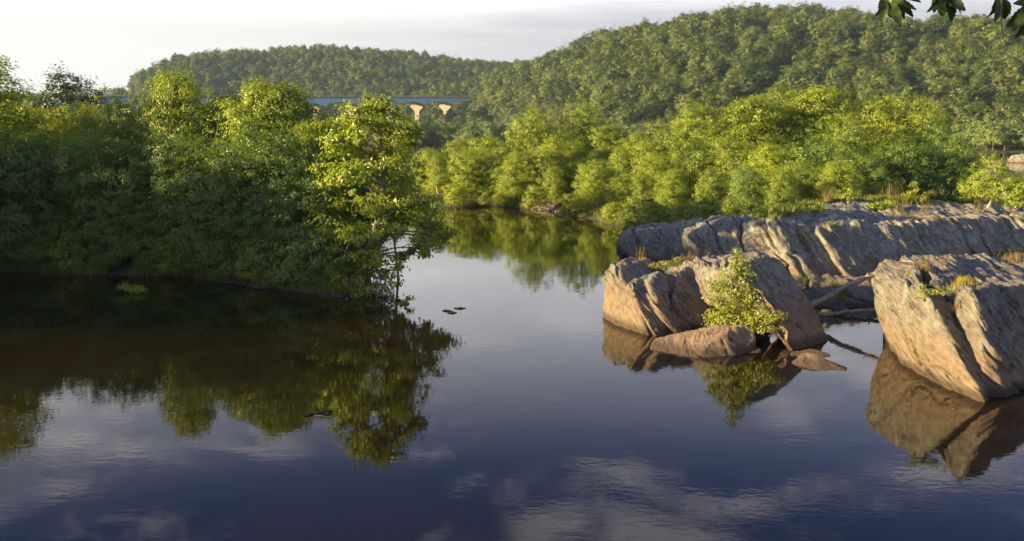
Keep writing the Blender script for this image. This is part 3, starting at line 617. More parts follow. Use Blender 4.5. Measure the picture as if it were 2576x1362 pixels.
def place(name, key, x, y, z0, h, label, cat, group=None, wide=1.0, rz=None):
    (lm, tm), H = KINDS[key]; s = h / H
    e = empty(name, (x, y, z0), label, cat, group, random.uniform(0, 6.28) if rz is None else rz, (s * wide, s * wide, s))
    link('crown', lm, None, e); link('trunk', tm, None, e); return e
def at(u, d, poly, hm):
    x = (u - CXP) / FOC * d; return x, d, max(0.1, gz(x, d, poly, hm))
def top_h(v, d, z0): return CAM_Z - (v - HOR) / FOC * d - z0
def tree(name, key, u, d, vtop, label, side='L', wide=1.0, rz=None, cat='tree', group=None):
    x, y, z0 = at(u, d, LEFT if side == 'L' else RIGHT, 0.75 if side == 'L' else 1.0)
    return place(name, key, x, y, z0, top_h(vtop, d, z0), label, cat, group, wide, rz)
GL, GR = 'trees of the shaded left island', 'sunlit trees of the right island'
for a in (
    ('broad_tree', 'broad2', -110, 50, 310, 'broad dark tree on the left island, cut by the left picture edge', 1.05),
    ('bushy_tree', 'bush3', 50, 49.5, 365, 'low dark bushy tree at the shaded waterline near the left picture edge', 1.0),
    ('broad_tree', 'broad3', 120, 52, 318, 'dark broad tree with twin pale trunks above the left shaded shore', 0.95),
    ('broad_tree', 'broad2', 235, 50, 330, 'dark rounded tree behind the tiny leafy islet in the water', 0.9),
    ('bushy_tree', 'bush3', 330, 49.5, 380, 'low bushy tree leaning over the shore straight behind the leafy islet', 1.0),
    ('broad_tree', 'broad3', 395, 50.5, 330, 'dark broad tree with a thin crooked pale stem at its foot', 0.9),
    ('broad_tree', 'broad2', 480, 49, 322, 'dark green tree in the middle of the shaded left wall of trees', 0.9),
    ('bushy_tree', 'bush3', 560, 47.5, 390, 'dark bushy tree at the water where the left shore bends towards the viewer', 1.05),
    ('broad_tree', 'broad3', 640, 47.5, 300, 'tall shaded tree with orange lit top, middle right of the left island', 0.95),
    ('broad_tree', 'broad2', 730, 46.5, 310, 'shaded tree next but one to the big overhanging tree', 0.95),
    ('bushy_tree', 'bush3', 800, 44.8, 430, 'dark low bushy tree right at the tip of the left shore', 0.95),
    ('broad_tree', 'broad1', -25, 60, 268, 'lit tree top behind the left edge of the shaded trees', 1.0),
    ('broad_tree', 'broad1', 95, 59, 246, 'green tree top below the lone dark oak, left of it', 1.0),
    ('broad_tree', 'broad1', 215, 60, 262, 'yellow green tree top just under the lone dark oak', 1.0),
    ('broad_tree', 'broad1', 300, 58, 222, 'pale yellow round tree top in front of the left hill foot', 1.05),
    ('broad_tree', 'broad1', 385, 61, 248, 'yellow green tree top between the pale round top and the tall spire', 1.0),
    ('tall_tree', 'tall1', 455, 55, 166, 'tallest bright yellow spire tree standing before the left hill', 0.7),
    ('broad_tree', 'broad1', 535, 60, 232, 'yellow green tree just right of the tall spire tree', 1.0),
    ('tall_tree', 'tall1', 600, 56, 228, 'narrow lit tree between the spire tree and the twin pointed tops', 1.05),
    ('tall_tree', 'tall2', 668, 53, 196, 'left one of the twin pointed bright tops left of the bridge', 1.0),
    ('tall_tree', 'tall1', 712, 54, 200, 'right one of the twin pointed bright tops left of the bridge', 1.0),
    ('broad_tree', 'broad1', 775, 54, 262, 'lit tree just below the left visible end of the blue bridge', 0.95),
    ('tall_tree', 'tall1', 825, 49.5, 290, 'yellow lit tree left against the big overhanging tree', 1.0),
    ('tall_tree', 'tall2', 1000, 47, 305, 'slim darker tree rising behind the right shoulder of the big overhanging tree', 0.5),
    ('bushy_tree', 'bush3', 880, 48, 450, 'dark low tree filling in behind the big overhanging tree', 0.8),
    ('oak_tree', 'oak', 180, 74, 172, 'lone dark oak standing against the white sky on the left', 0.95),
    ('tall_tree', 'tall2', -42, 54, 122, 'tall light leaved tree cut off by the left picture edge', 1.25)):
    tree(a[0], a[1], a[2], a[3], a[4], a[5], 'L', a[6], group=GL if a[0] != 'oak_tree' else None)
for i, (u, d) in enumerate(((-20, 57), (85, 56), (180, 57), (275, 56), (360, 57), (445, 56), (530, 55), (610, 53), (690, 51.5), (770, 50.5), (840, 47.5))):
    tree('bushy_tree', 'bush3', u, d, 395 + (i % 3) * 12, 'dark bushy tree filling the gaps behind the front row of the left island', 'L', 1.2, group='undergrowth trees of the left island')
for i in range(16):                       # the island's trees carry on out of view and shade the visible ones
    x = (-30.5, -30.5, -33, -36)[i % 4] - 6.5 * (i // 4) + random.uniform(-1, 1); y = 32 + 6.5 * (i % 4) + random.uniform(-1.5, 1.5)
    place('broad_tree', ('broad2', 'broad3', 'broad1')[i % 3], x, y, 0.7, 9.6 + random.uniform(-.8, 1.2), 'broad tree of the left island beyond the picture edge', 'tree', GL, 1.1)
for a in (
    ('bushy_tree', 'tall2', 1105, 99, 385, 'light tree with a leaning white trunk at the left tip of the right island', 1.0),
    ('bushy_tree', 'bush1', 1180, 99, 372, 'rounded lit bush tree next to the one with the leaning white trunk', 1.0),
    ('bushy_tree', 'bush2', 1295, 96, 383, 'willow like bush tree hanging over the water at the dark hollow', 1.05),
    ('bushy_tree', 'bush1', 1365, 96, 372, 'lit bush tree above the start of the pebble shore', 0.85),
    ('bushy_tree', 'bush2', 1395, 93, 420, 'low lit bush with reddish stems on the pebble shore', 0.8),
    ('bushy_tree', 'bush1', 1505, 88, 398, 'big round feathery bush tree over the pebble shore', 1.05),
    ('bushy_tree', 'tall2', 1612, 81, 428, 'bright pointed small tree near the left end of the grey ledge', 1.1),
    ('bushy_tree', 'bush2', 1690, 79, 425, 'lit bush tree with bare stems above the left end of the ledge', 1.0),
    ('bushy_tree', 'bush1', 1790, 77, 420, 'lit bush tree behind the left half of the ledge', 0.9),
    ('bushy_tree', 'bush3', 1880, 73, 415, 'greener bush tree behind the highest grass of the ledge', 0.85),
    ('bushy_tree', 'bush2', 1965, 71, 425, 'fresh green ferny bush tree behind the ledge top', 0.9),
    ('bushy_tree', 'bush1', 1075, 108, 370, 'lit round bush tree at the far left of the right island', 1.0),
    ('bushy_tree', 'bush2', 1150, 108, 352, 'rounded yellow green tree behind the leaning white trunk', 1.1),
    ('bushy_tree', 'bush1', 1235, 106, 340, 'domed yellow green tree above the dark hollow at the water', 1.2),
    ('broad_tree', 'broad1', 1345, 106, 262, 'yellow green tree, left of the two tall tops before the gap in the hills', 0.85),
    ('broad_tree', 'broad1', 1465, 107, 248, 'yellow green tree, right of the two tall tops before the gap in the hills', 0.75),
    ('bushy_tree', 'bush1', 1410, 103, 330, 'lit bush tree below the two tall yellow tops', 1.0),
    ('tall_tree', 'tall1', 1530, 101, 310, 'pointed lit tree standing behind the round feathery bush tree', 1.1),
    ('tall_tree', 'tall2', 1600, 97, 330, 'slim light tree between the feathery bush tree and the high group', 1.2),
    ('bushy_tree', 'bush2', 1560, 93, 372, 'yellow bush tree squeezed behind the pebble shore end', 0.9),
    ('broad_tree', 'broad1', 1685, 95, 290, 'lit round tree at the left foot of the high group', 0.9),
    ('broad_tree', 'broad1', 1770, 93, 243, 'left high tree of the right island, lit yellow on its left side', 0.9),
    ('bushy_tree', 'bush1', 1835, 86, 340, 'bright leafy tree with pale tufts in the middle of the right island', 1.0),
    ('tall_tree', 'tall1', 1880, 91, 240, 'pointed tree left of the highest top of the right island', 1.2),
    ('broad_tree', 'broad1', 1958, 94, 208, 'highest tree of the right island, bright top', 0.85),
    ('tall_tree', 'tall1', 2050, 92, 212, 'tall bright pointed tree just right of the highest top', 1.25),
    ('bushy_tree', 'bush3', 2050, 80, 345, 'dark green bush tree behind the ledge below the bright tops', 1.1),
    ('broad_tree', 'broad1', 2120, 86, 268, 'pale lit rounded tree leaning out before the dark trees', 0.8),
    ('broad_tree', 'broad1', 2185, 92, 225, 'second to last bright tree top towards the right end', 0.85),
    ('broad_tree', 'broad1', 2275, 90, 230, 'last bright broad tree top before the river opens on the right', 0.9),
    ('broad_tree', 'broad2', 2335, 87, 295, 'dark tree falling away below the last bright top', 0.8),
    ('bushy_tree', 'bush3', 2160, 77, 380, 'dark shaded bush tree behind the middle of the ledge', 1.0),
    ('bushy_tree', 'bush3', 2255, 79, 350, 'large dark shaded bush tree right of the middle of the ledge', 1.1),
    ('bushy_tree', 'bush3', 2345, 80, 365, 'dark shaded bush tree behind the right part of the ledge', 1.05),
    ('bushy_tree', 'bush3', 2405, 84, 345, 'outermost dark bush tree beside the open river', 0.85)):
    tree(a[0], a[1], a[2], a[3], a[4], a[5], 'R', a[6], group=GR)
for i, (u, d, vt) in enumerate(((1120, 103, 395), (1205, 102, 378), (1260, 99, 395), (1480, 92, 425), (1560, 86, 440), (1650, 86, 395), (1740, 88, 345), (1925, 82, 365), (2010, 76, 400), (2110, 73, 410), (1640, 92, 350), (1400, 98, 350))):
    tree('bushy_tree', ('bush1', 'bush2')[i % 2], u, d, vt, 'rounded lit bush tree filling in between the taller trees of the right island', 'R', 1.15, group='filling bush trees of the right island')
# saplings on the ledge's right end
def on_plane(u, v, z): p = P(u, v, z); return p[0], p[1], z
x, y, z = on_plane(2485, 513, 3.0); place('birch_sapling', 'sapling', x, y, z, top_h(378, y, z), 'slender light sapling with white stem on the ledge at the right', 'tree', None, 1.1)
for u, v, vt, w, lab in ((2545, 520, 445, 1.0, 'light green shrub at the right edge beside the white stemmed sapling'), (2440, 508, 450, 0.8, 'low light shrub left against the white stemmed sapling')):
    x, y, z = on_plane(u, v, 3.0); place('shrub', 'shrub2', x, y, z, top_h(vt, y, z), lab, 'shrub', None, w)

# the big tree leaning out over the water at the tip of the left island
def lobes_at(rows, d):
    out = []
    for u, v, ru, rv, dd in rows:
        y = d + dd; p = Pd(u, v, y); s = y / FOC; out.append((p[0], p[1], p[2], ru * s, ru * s * 0.9, rv * s))
    return np.array(out)
def hero_tree():
    d = 43.2
    rows = [(935, 268, 42, 30, 1.5), (885, 290, 40, 34, 1), (975, 310, 48, 40, 2), (920, 340, 62, 45, 0.5), (860, 360, 50, 40, 0.8), (1000, 375, 46, 40, 2), (950, 420, 70, 46, 1), (880, 440, 55, 40, -0.5),
            (1020, 440, 45, 36, 2), (1000, 500, 60, 40, 1.2), (920, 510, 60, 40, -1), (1050, 545, 55, 34, 1.5), (985, 570, 60, 36, 0), (910, 590, 50, 36, -1.5), (1085, 585, 42, 24, 1), (1045, 628, 40, 22, 0), (1010, 650, 26, 14, 0), (1062, 648, 18, 14, 0),
            (940, 650, 48, 26, -1), (890, 660, 36, 34, -1), (960, 690, 36, 18, -1), (925, 715, 40, 26, -1), (965, 745, 26, 14, -1.2), (905, 745, 30, 18, -1.2), (985, 715, 20, 12, -.8), (1112, 578, 32, 22, .6), (1100, 612, 26, 16, .3), (1118, 600, 18, 12, .4), (1070, 600, 40, 26, .6), (1085, 520, 30, 26, 1.4), (940, 765, 26, 10, -1.4), (990, 690, 16, 12, -.6), (870, 700, 36, 30, -.6), (1005, 668, 18, 10, -.4), (960, 770, 14, 8, -1.6), (830, 560, 50, 60, 0.5), (835, 450, 50, 60, 1), (1040, 330, 20, 40, 3)]
    L = lobes_at(rows, d); base = P(876, 738); base[2] = 0.15
    C, Nn, cc, which = foliage(L, 16500, clump=0.36, per=34)
    e = empty('overhanging_tree', tuple(base), 'big sycamore leaning right over the water with branches dipping in', 'tree')
    lm = leaf_mesh('crown', C - base, Nn, 0.19, M['leaf']); link('crown', lm, None, e)
    tb = Tubes(); L0 = L.copy(); L0[:, :3] -= base; c0 = cc - base
    top = L0[0, :3]
    tr = bez((0, 0, -0.3), top, (1.0, 0, 0.2), 12); tb.add(tr, np.linspace(0.2, 0.03, 12), 8)
    tr2 = bez((0.1, 0.2, -0.3), L0[23, :3] + (0, 0, 3), (-0.5, 0.3, 0), 10); tb.add(tr2, np.linspace(0.17, 0.03, 10), 8)
    low = bez((0, -0.1, 0.0), L0[11, :3], (0.3, 0, 0.9), 10); tb.add(low, np.linspace(0.17, 0.03, 10), 7)
    for i, lb in enumerate(L0):
        src = low if (10 <= i <= 21 and i != 10) else tr
        dd = np.linalg.norm(src - lb[:3], axis=1) + np.maximum(0, src[:, 2] - lb[2]) * (0.6 if i < 18 else 0); q = src[max(1, int(np.argmin(dd)) - 1)]
        l = np.linalg.norm(lb[:3] - q); br = bez(q, lb[:3], (0, random.uniform(-.1, .1) * l, 0.12 * l), 7); tb.add(br, np.linspace(0.055, 0.015, 7), 5)
        for j in np.where(which == i)[0][:10]: tb.add(bez(br[4 if j % 2 else 5], c0[j], (0, 0, 0.05 * l), 4), np.linspace(0.014, 0.005, 4), 4)
    for (u, v, z) in ((965, 775, -0.1), (945, 780, -0.1), (985, 772, -0.1), (930, 760, 0.0)):     # bare limbs reaching down into the river
        q = P(u, v, z) - base; tb.add(bez(low[2], q, (0.2, 0, 0.15), 8), np.linspace(0.04, 0.012, 8), 5)
    tm = tb.mesh('trunk'); tm.materials.append(M['bark']); link('trunk', tm, None, e)
hero_tree()

# low shrubs along the shaded shore and among the right island's trees
for i, (u, v) in enumerate(((-60, 688), (20, 688), (150, 690), (255, 690), (380, 695), (450, 700), (520, 704), (580, 710), (640, 718), (690, 725), (735, 731), (775, 735), (815, 740), (850, 741))):
    p = P(u, v); k = ('shrub1', 'shrub1', 'shrub2')[i % 3]
    place('shrub', k, p[0] - 0.2, p[1] + 1.0, 0.25, random.uniform(1.7, 2.7), 'low dark green shrub overhanging the shaded waterline of the left island', 'shrub', 'shrubs along the shaded shore')
for i, (u, v) in enumerate(((1140, 512), (1215, 512), (1345, 520), (1440, 532), (1545, 552), (1595, 560), (1650, 566), (1720, 570), (1790, 560), (1850, 548))):
    p = P(u, v, 0.5 if i < 6 else 1.2)
    place('shrub', 'shrub2', p[0], p[1] + 0.5, 0.4 if i < 6 else 1.0, random.uniform(1.3, 2.0), 'low sunlit shrub at the foot of the right island trees', 'shrub', 'shrubs below the sunlit trees')
# ------------------------------------------------------------------ forest on the hills
HK = []
for i in range(7):
    lm, tm = make_kind(100 + i, ('broad', 'broad', 'tall', 'broad', 'bush', 'broad', 'tall')[i], 11, (5.2, 4.6, 3.6, 5.6, 4.6, 4.9, 3.3)[i], 4400, 0.50, 11, M['leaf_hill'], 'hill_tree', twigs=0, clump=0.9)
    V = []; tmv = tm.vertices
    bm = bmesh.new(); bm.from_mesh(lm); nf = len(bm.faces); bm.from_mesh(tm); bm.faces.ensure_lookup_table()
    for f in bm.faces[nf:]: f.material_index = 1
    me = D.meshes.new('hill_tree'); bm.to_mesh(me); bm.free(); me.materials.append(M['leaf_hill']); me.materials.append(M['bark']); HK.append(me)
def scatter_hill(fn, u0, u1, y0, y1, step, tmin, tmax, seed):
    r = np.random.default_rng(seed); ys = np.arange(y0, y1, step); pts = []
    for k, yy in enumerate(ys):
        xs = np.arange((u0 - CXP) / FOC * yy, (u1 - CXP) / FOC * yy, step) + (k % 2) * step / 2
        pts.append(np.stack([xs + r.uniform(-.38, .38, len(xs)) * step, yy + r.uniform(-.38, .38, len(xs)) * step], 1))
    p = np.concatenate(pts); z, t, u = fn(p[:, 0], p[:, 1]); ok = (t > tmin) & (t < tmax) & (u > u0) & (u < u1)
    return np.stack([p[ok, 0], p[ok, 1], z[ok] - 0.6], 1)
near = scatter_hill(zr_hill, 985, 2680, 330, 1100, 9.2, 0.0, 1.03, 3)
far = scatter_hill(zl_hill, 296, 1480, 880, 1460, 11.5, 0.0, 1.02, 4)
r2 = np.random.default_rng(5); strip = []
for k in range(5):                        # wooded flat along the far bank
    us = np.arange(560, 2700, 22.0) + r2.uniform(-8, 8, len(np.arange(560, 2700, 22.0))); dd = np.interp(us, FB_U, FB_D) + 1.5 + k * 13 + r2.uniform(-3, 3, len(us))
    strip.append(np.stack([(us - CXP) / FOC * dd, dd, np.full(len(us), 0.9)], 1))
strip = np.concatenate(strip)
order = np.argsort(near[:, 1]); near = near[order]
# the 300 nearest stand as trees of their own
NI = 230
ind_n, rest_n = near[:NI], near[NI:]
so = np.argsort(strip[:, 1] - np.interp(strip[:, 0] / strip[:, 1] * FOC + CXP, FB_U, FB_D)); ind_s, rest_s = strip[so[:64]], strip[so[64:]]
def lone(pts, name, label, group, mats=None, smin=0.65, smax=1.6):
    for p in pts:
        o = D.objects.new(name, random.choice(mats)); COL.objects.link(o); o.location = p
        s = random.uniform(smin, smax); o.scale = (s, s, s * random.uniform(0.9, 1.15)); o.rotation_euler = (0, 0, random.uniform(0, 6.28)); tag(o, label, 'tree', group)
lone(ind_n, 'hill_tree', 'rounded green forest tree near the foot of the big right hill', 'trees on the big right hill', HK)
o = D.objects.new('hill_tree', HK[0]); COL.objects.link(o); q = Pd(1131, 330, 735); o.location = (q[0], q[1], 4.0); o.scale = (1.5, 1.5, 2.05); tag(o, 'green tree right under the end of the blue bridge, hiding a pier foot', 'tree')
BK = []
for me in HK[:4]:
    m2 = me.copy(); m2.materials[0] = M['leaf_bank']; BK.append(m2)
lone(ind_s, 'bank_tree', 'pale green tree of the front row along the far river bank', 'trees along the far bank', BK, 0.85, 1.25)
def stuff_forest(name, pts, kinds, label, smin, smax, seed, cap=None):
    r = np.random.default_rng(seed); n = len(pts)
    me = D.meshes.new(name + '_spots'); me.vertices.add(n); me.vertices.foreach_set('co', pts.astype(np.float32).ravel())
    for nm, ty, dat in (('spin', 'FLOAT_VECTOR', np.stack([np.zeros(n), np.zeros(n), r.uniform(0, 6.28, n)], 1)), ('size', 'FLOAT', np.minimum(r.uniform(smin, smax, n), 9 if cap is None else cap)), ('pick', 'INT', r.integers(0, len(kinds), n))):
        a = me.attributes.new(nm, ty, 'POINT'); a.data.foreach_set('vector' if ty == 'FLOAT_VECTOR' else 'value', dat.astype(np.int32 if ty == 'INT' else np.float32).ravel())
    col = D.collections.new(name + '_kinds')
    for k in kinds: col.objects.link(D.objects.new('forest_tree_kind', k))
    g = D.node_groups.new(name, 'GeometryNodeTree'); g.interface.new_socket('Geometry', in_out='INPUT', socket_type='NodeSocketGeometry'); g.interface.new_socket('Geometry', in_out='OUTPUT', socket_type='NodeSocketGeometry')
    N, L = g.nodes, g.links; gi, go = N.new('NodeGroupInput'), N.new('NodeGroupOutput'); ip = N.new('GeometryNodeInstanceOnPoints'); ci = N.new('GeometryNodeCollectionInfo')
    ci.inputs['Collection'].default_value = col; ci.inputs['Separate Children'].default_value = True; ci.inputs['Reset Children'].default_value = True
    def attr(nm, ty):
        a = N.new('GeometryNodeInputNamedAttribute'); a.data_type = ty; a.inputs['Name'].default_value = nm; return next(o for o in a.outputs if o.enabled)
    L.new(gi.outputs[0], ip.inputs['Points']); L.new(ci.outputs[0], ip.inputs['Instance']); ip.inputs['Pick Instance'].default_value = True
    L.new(attr('pick', 'INT'), ip.inputs['Instance Index']); er = N.new('FunctionNodeEulerToRotation'); L.new(attr('spin', 'FLOAT_VECTOR'), er.inputs[0]); L.new(er.outputs[0], ip.inputs['Rotation'])
    L.new(attr('size', 'FLOAT'), ip.inputs['Scale']); L.new(ip.outputs[0], go.inputs[0])
    o = link(name, me); md = o.modifiers.new('trees', 'NODES'); md.node_group = g
    return tag(o, label, 'forest', kind='stuff')
stuff_forest('hill_forest', rest_n, HK, 'dense green forest covering the upper slopes of the big right hill', 0.6, 1.65, 8)
stuff_forest('bank_forest', rest_s, BK, 'pale green flat forest behind the front row of the far river bank', 0.8, 1.2, 10)
stuff_forest('far_hill_forest', far, HK, 'hazy blue green forest covering the far left hill beyond the bridge', 0.65, 1.5, 9)
print('trees', len(near), len(far), len(strip))

# ------------------------------------------------------------------ bridge
def box_mesh(tb_list, name):              # list of 8-corner boxes -> mesh
    V, F = [], []
    for c in tb_list:
        i = len(V); V += [tuple(p) for p in c]
        F += [(i, i + 3, i + 2, i + 1), (i + 4, i + 5, i + 6, i + 7)] + [(i + k, i + (k + 1) % 4, i + 4 + (k + 1) % 4, i + 4 + k) for k in range(4)]
    return mesh_np(name, np.array(V), np.array(F), smooth=False)
def bridge():
    A = Pd(1168, 247, 800); B = Pd(760, 247, 640); dirv = (B - A); L0 = np.linalg.norm(dirv[:2]); dirv[2] = 0; dirv = dirv / np.linalg.norm(dirv); side = np.array((-dirv[1], dirv[0], 0))
    zt = A[2] - 0.2; slope = (B[2] - A[2]) / L0; Ltot = L0 * 2.6
    def pt(s, w, z): return A + dirv * s + side * w + np.array((0, 0, z + slope * s))
    e = empty('road_bridge', tuple(A), 'long blue steel girder bridge on pale concrete piers before the far hill', 'bridge'); inv = np.array(A)
    def box(s0, s1, w0, w1, z0, z1): return [pt(s0, w0, z0) - inv, pt(s1, w0, z0) - inv, pt(s1, w1, z0) - inv, pt(s0, w1, z0) - inv, pt(s0, w0, z1) - inv, pt(s1, w0, z1) - inv, pt(s1, w1, z1) - inv, pt(s0, w1, z1) - inv]
    link('deck', box_mesh([box(0, Ltot, -6, 6, 0, 0.5)], 'deck'), M['concrete'], e)
    # pier stations come from where the photo shows the piers
    st = []
    for u in (1125, 1055, 986, 893, 802):
        a = (u - CXP) / FOC; s = (a * A[1] - A[0]) / (dirv[0] - a * dirv[1]); st.append(s)
    gap = st[-1] - st[-2]
    while st[-1] + gap < Ltot: st.append(st[-1] + gap)
    # girders with haunches over the piers
    ss = np.arange(0, Ltot, 1.5); near_p = np.min(np.abs(ss[:, None] - np.array(st)[None]), axis=1); dep = 2.9 + 2.2 * np.clip(1 - near_p / 13, 0, 1) ** 1.6
    for w in (-5.2, 0, 5.2):
        V, F = [], []
        for s, dp in zip(ss, dep):
            for ww, zz in ((w - .2, 0.0), (w + .2, 0.0), (w + .2, -dp), (w - .2, -dp)): V.append(pt(s, ww, zz) - inv)
        for i in range(len(ss) - 1): F += [(i * 4 + k, i * 4 + (k + 1) % 4, i * 4 + 4 + (k + 1) % 4, i * 4 + 4 + k) for k in range(4)]
        g = link('girder', mesh_np('girder', np.array(V), np.array(F), smooth=False), M['steel'], e)
    for w in (-6.1, 6.1):
        rails = [box(0, Ltot, w - .06, w + .06, 1.55, 1.75), box(0, Ltot, w - .06, w + .06, 1.0, 1.12), box(0, Ltot, w - .12, w + .12, 0.52, 0.8)] + [box(s, s + .15, w - .06, w + .06, 0.5, 1.6) for s in np.arange(1, Ltot, 2.4)]
        link('railing', box_mesh(rails, 'railing'), M['rail'], e)
    for s in st:
        zc = -5.1; foot = -2.5 - A[2] - slope * s
        V = []; prof = [(-6.0, zc), (6.0, zc), (6.0, zc - 1.8), (2.4, zc - 4.6), (2.0, zc - 5.4), (2.0, foot), (-2.0, foot), (-2.0, zc - 5.4), (-2.4, zc - 4.6), (-6.0, zc - 1.8)]
        for ds in (-1.5, 1.5):
            for w, z in prof: V.append(pt(s + ds, w, z) - inv)
        n = len(prof); bm = bmesh.new(); vv = [bm.verts.new(v) for v in V]; bm.faces.new(vv[:n]); bm.faces.new(vv[n:][::-1])
        for k in range(n): bm.faces.new((vv[k], vv[n + k], vv[n + (k + 1) % n], vv[(k + 1) % n]))
        bmesh.ops.recalc_face_normals(bm, faces=bm.faces[:]); me = D.meshes.new('pier'); bm.to_mesh(me); bm.free(); link('pier', me, M['concrete'], e)
bridge()
# ------------------------------------------------------------------ small things on rocks and banks
from mathutils.bvhtree import BVHTree
def bvh_of(objs):
    V, F = [], []
    for o in objs:
        n = len(V); mw = o.matrix_world; V += [tuple(v.co) for v in o.data.vertices]; F += [tuple(n + i for i in p.vertices) for p in o.data.polygons]
    return BVHTree.FromPolygons(V, F)
ROCKS = bvh_of([o for o in COL.objects if o.type == 'MESH' and o.get('category') in ('rock', 'rock ledge')])
def hit(u, v):                             # where the rock surface lies in that direction
    d = Vector(ray(u, v)).normalized(); loc, nn, i, dist = ROCKS.ray_cast(Vector((0, 0, CAM_Z)), d)
    return np.array(loc) if loc is not None else P(u, v, 3.2)
def drop(x, y):                            # the rock surface below x, y
    loc, nn, i, dist = ROCKS.ray_cast(Vector((x, y, 12)), Vector((0, 0, -1))); return None if loc is None else np.array(loc)
def blades(roots, h, wd, lean=0.35, rs=None):
    rs = rs or rng; n = len(roots); hh = h * rs.uniform(0.5, 1.15, n); az = rs.uniform(0, 6.283, n); ln = lean * rs.uniform(0.2, 1.3, n) * hh
    dirv = np.stack([np.cos(az), np.sin(az), 0 * az], 1); fa = rs.uniform(0, 6.283, n); sd = np.stack([np.cos(fa), np.sin(fa), 0 * fa], 1) * wd * 0.5
    r0 = np.asarray(roots, float); r1 = r0 + dirv * (ln * 0.35)[:, None] + np.stack([0 * az, 0 * az, hh * 0.55], 1); r2 = r0 + dirv * ln[:, None] + np.stack([0 * az, 0 * az, hh], 1)
    V = np.stack([r0 - sd, r0 + sd, r1 - sd * .8, r1 + sd * .8, r2 - sd * .15, r2 + sd * .15], 1).reshape(-1, 3); k = np.arange(n)[:, None] * 6
    F = np.concatenate([k + np.array((0, 1, 3, 2)), k + np.array((2, 3, 5, 4))]); return V, F
def tuft(u, v, w, h, n, mat, label, name='grass_tuft', cat='grass tuft', lean=0.4, wd=0.012, group=None):
    c = hit(u, v); pts = []
    for _ in range(n):
        x, y = c[0] + random.gauss(0, w * .45), c[1] + random.gauss(0, w * .4); q = drop(x, y)
        z = q[2] if q is not None and abs(q[2] - c[2]) < 0.5 else c[2]; pts.append((x - c[0], y - c[1], z - c[2] - 0.02))
    V, F = blades(np.array(pts), h, wd, lean); me = mesh_np(name, V, F, smooth=False)
    return tag(link(name, me, mat, None, tuple(c)), label, cat, group)
tuft(2325, 697, 0.22, 0.50, 170, M['dry_grass'], 'golden grass tuft on the left part of the overhanging rock')
tuft(2419, 716, 0.36, 0.30, 260, M['moss'], 'wide yellow green grassy cushion on the overhanging rock above its dark plane')
tuft(2405, 775, 0.10, 0.40, 60, M['red_leaf'], 'rust brown grass strands hanging in the hollow of the overhanging rock', lean=0.6)
tuft(2492, 815, 0.14, 0.45, 14, M['dry_grass'], 'few bare dry stalks on the dark plane of the overhanging rock')
tuft(2556, 656, 0.60, 0.38, 200, M['dry_grass'], 'dry golden grass on the far top of the overhanging rock at the picture edge')
tuft(2282, 690, 0.15, 0.10, 70, M['moss'], 'thin moss patch near the rounded nose of the overhanging rock', cat='moss')
tuft(2372, 668, 0.12, 0.35, 26, M['dry_grass'], 'sparse dry grass on the middle top of the overhanging rock')
tuft(1612, 655, 0.25, 0.60, 46, M['red_leaf'], 'reddish upright dry stalks on top of the boulder left fin', lean=0.15)
tuft(1698, 690, 0.10, 0.18, 60, M['red_leaf'], 'small orange tuft in the notch of the big boulder')
tuft(1681, 706, 0.12, 0.16, 60, M['moss'], 'small yellow green tuft below the orange one on the big boulder')
tuft(1572, 667, 0.14, 0.14, 50, M['moss'], 'tiny green tuft on the left rounded top of the big boulder')
tuft(1730, 655, 0.4, 0.35, 90, M['red_leaf'], 'rusty grass behind the low plants on top of the big boulder')
tuft(2084, 506, 0.35, 0.75, 130, M['dry_grass'], 'golden grass tuft at the left end of the ledge skyline')
tuft(2242, 497, 0.6, 1.0, 110, M['red_leaf'], 'tall reddish stalks on the rear edge of the ledge', lean=0.15)
tuft(2329, 540, 0.3, 1.0, 50, M['dry_grass'], 'tall dry pinkish stalks in the middle of the ledge top', lean=0.2)
tuft(2462, 534, 0.3, 1.0, 50, M['dry_grass'], 'tall dry orange stalks on the ledge below the white stemmed sapling', lean=0.2)
tuft(2258, 530, 0.4, 0.8, 60, M['dry_grass'], 'pinkish dry grass on the ledge right of its green clump', lean=0.2)
tuft(2290, 549, 0.7, 0.25, 200, M['moss'], 'long mossy yellow strip along the upper crack of the ledge', cat='moss')
tuft(2356, 551, 0.4, 0.22, 110, M['red_leaf'], 'short rusty moss at the right end of the ledge crack', cat='moss')
tuft(2094, 565, 0.45, 0.25, 160, M['grass'], 'green moss in the dip between the ledge humps', cat='moss')
tuft(2020, 607, 0.30, 0.25, 120, M['grass'], 'dark moss filling a round hole in the ledge face', cat='moss')
tuft(2117, 755, 0.25, 0.45, 120, M['grass'], 'green grass tuft on the shelf between the driftwood poles')
tuft(2028, 712, 0.5, 0.35, 130, M['grass'], 'green grass tuft at the foot of the ledge behind the boulder')
tuft(2105, 722, 0.7, 0.35, 160, M['grass'], 'loose green grass at the foot of the ledge left of the overhanging rock')

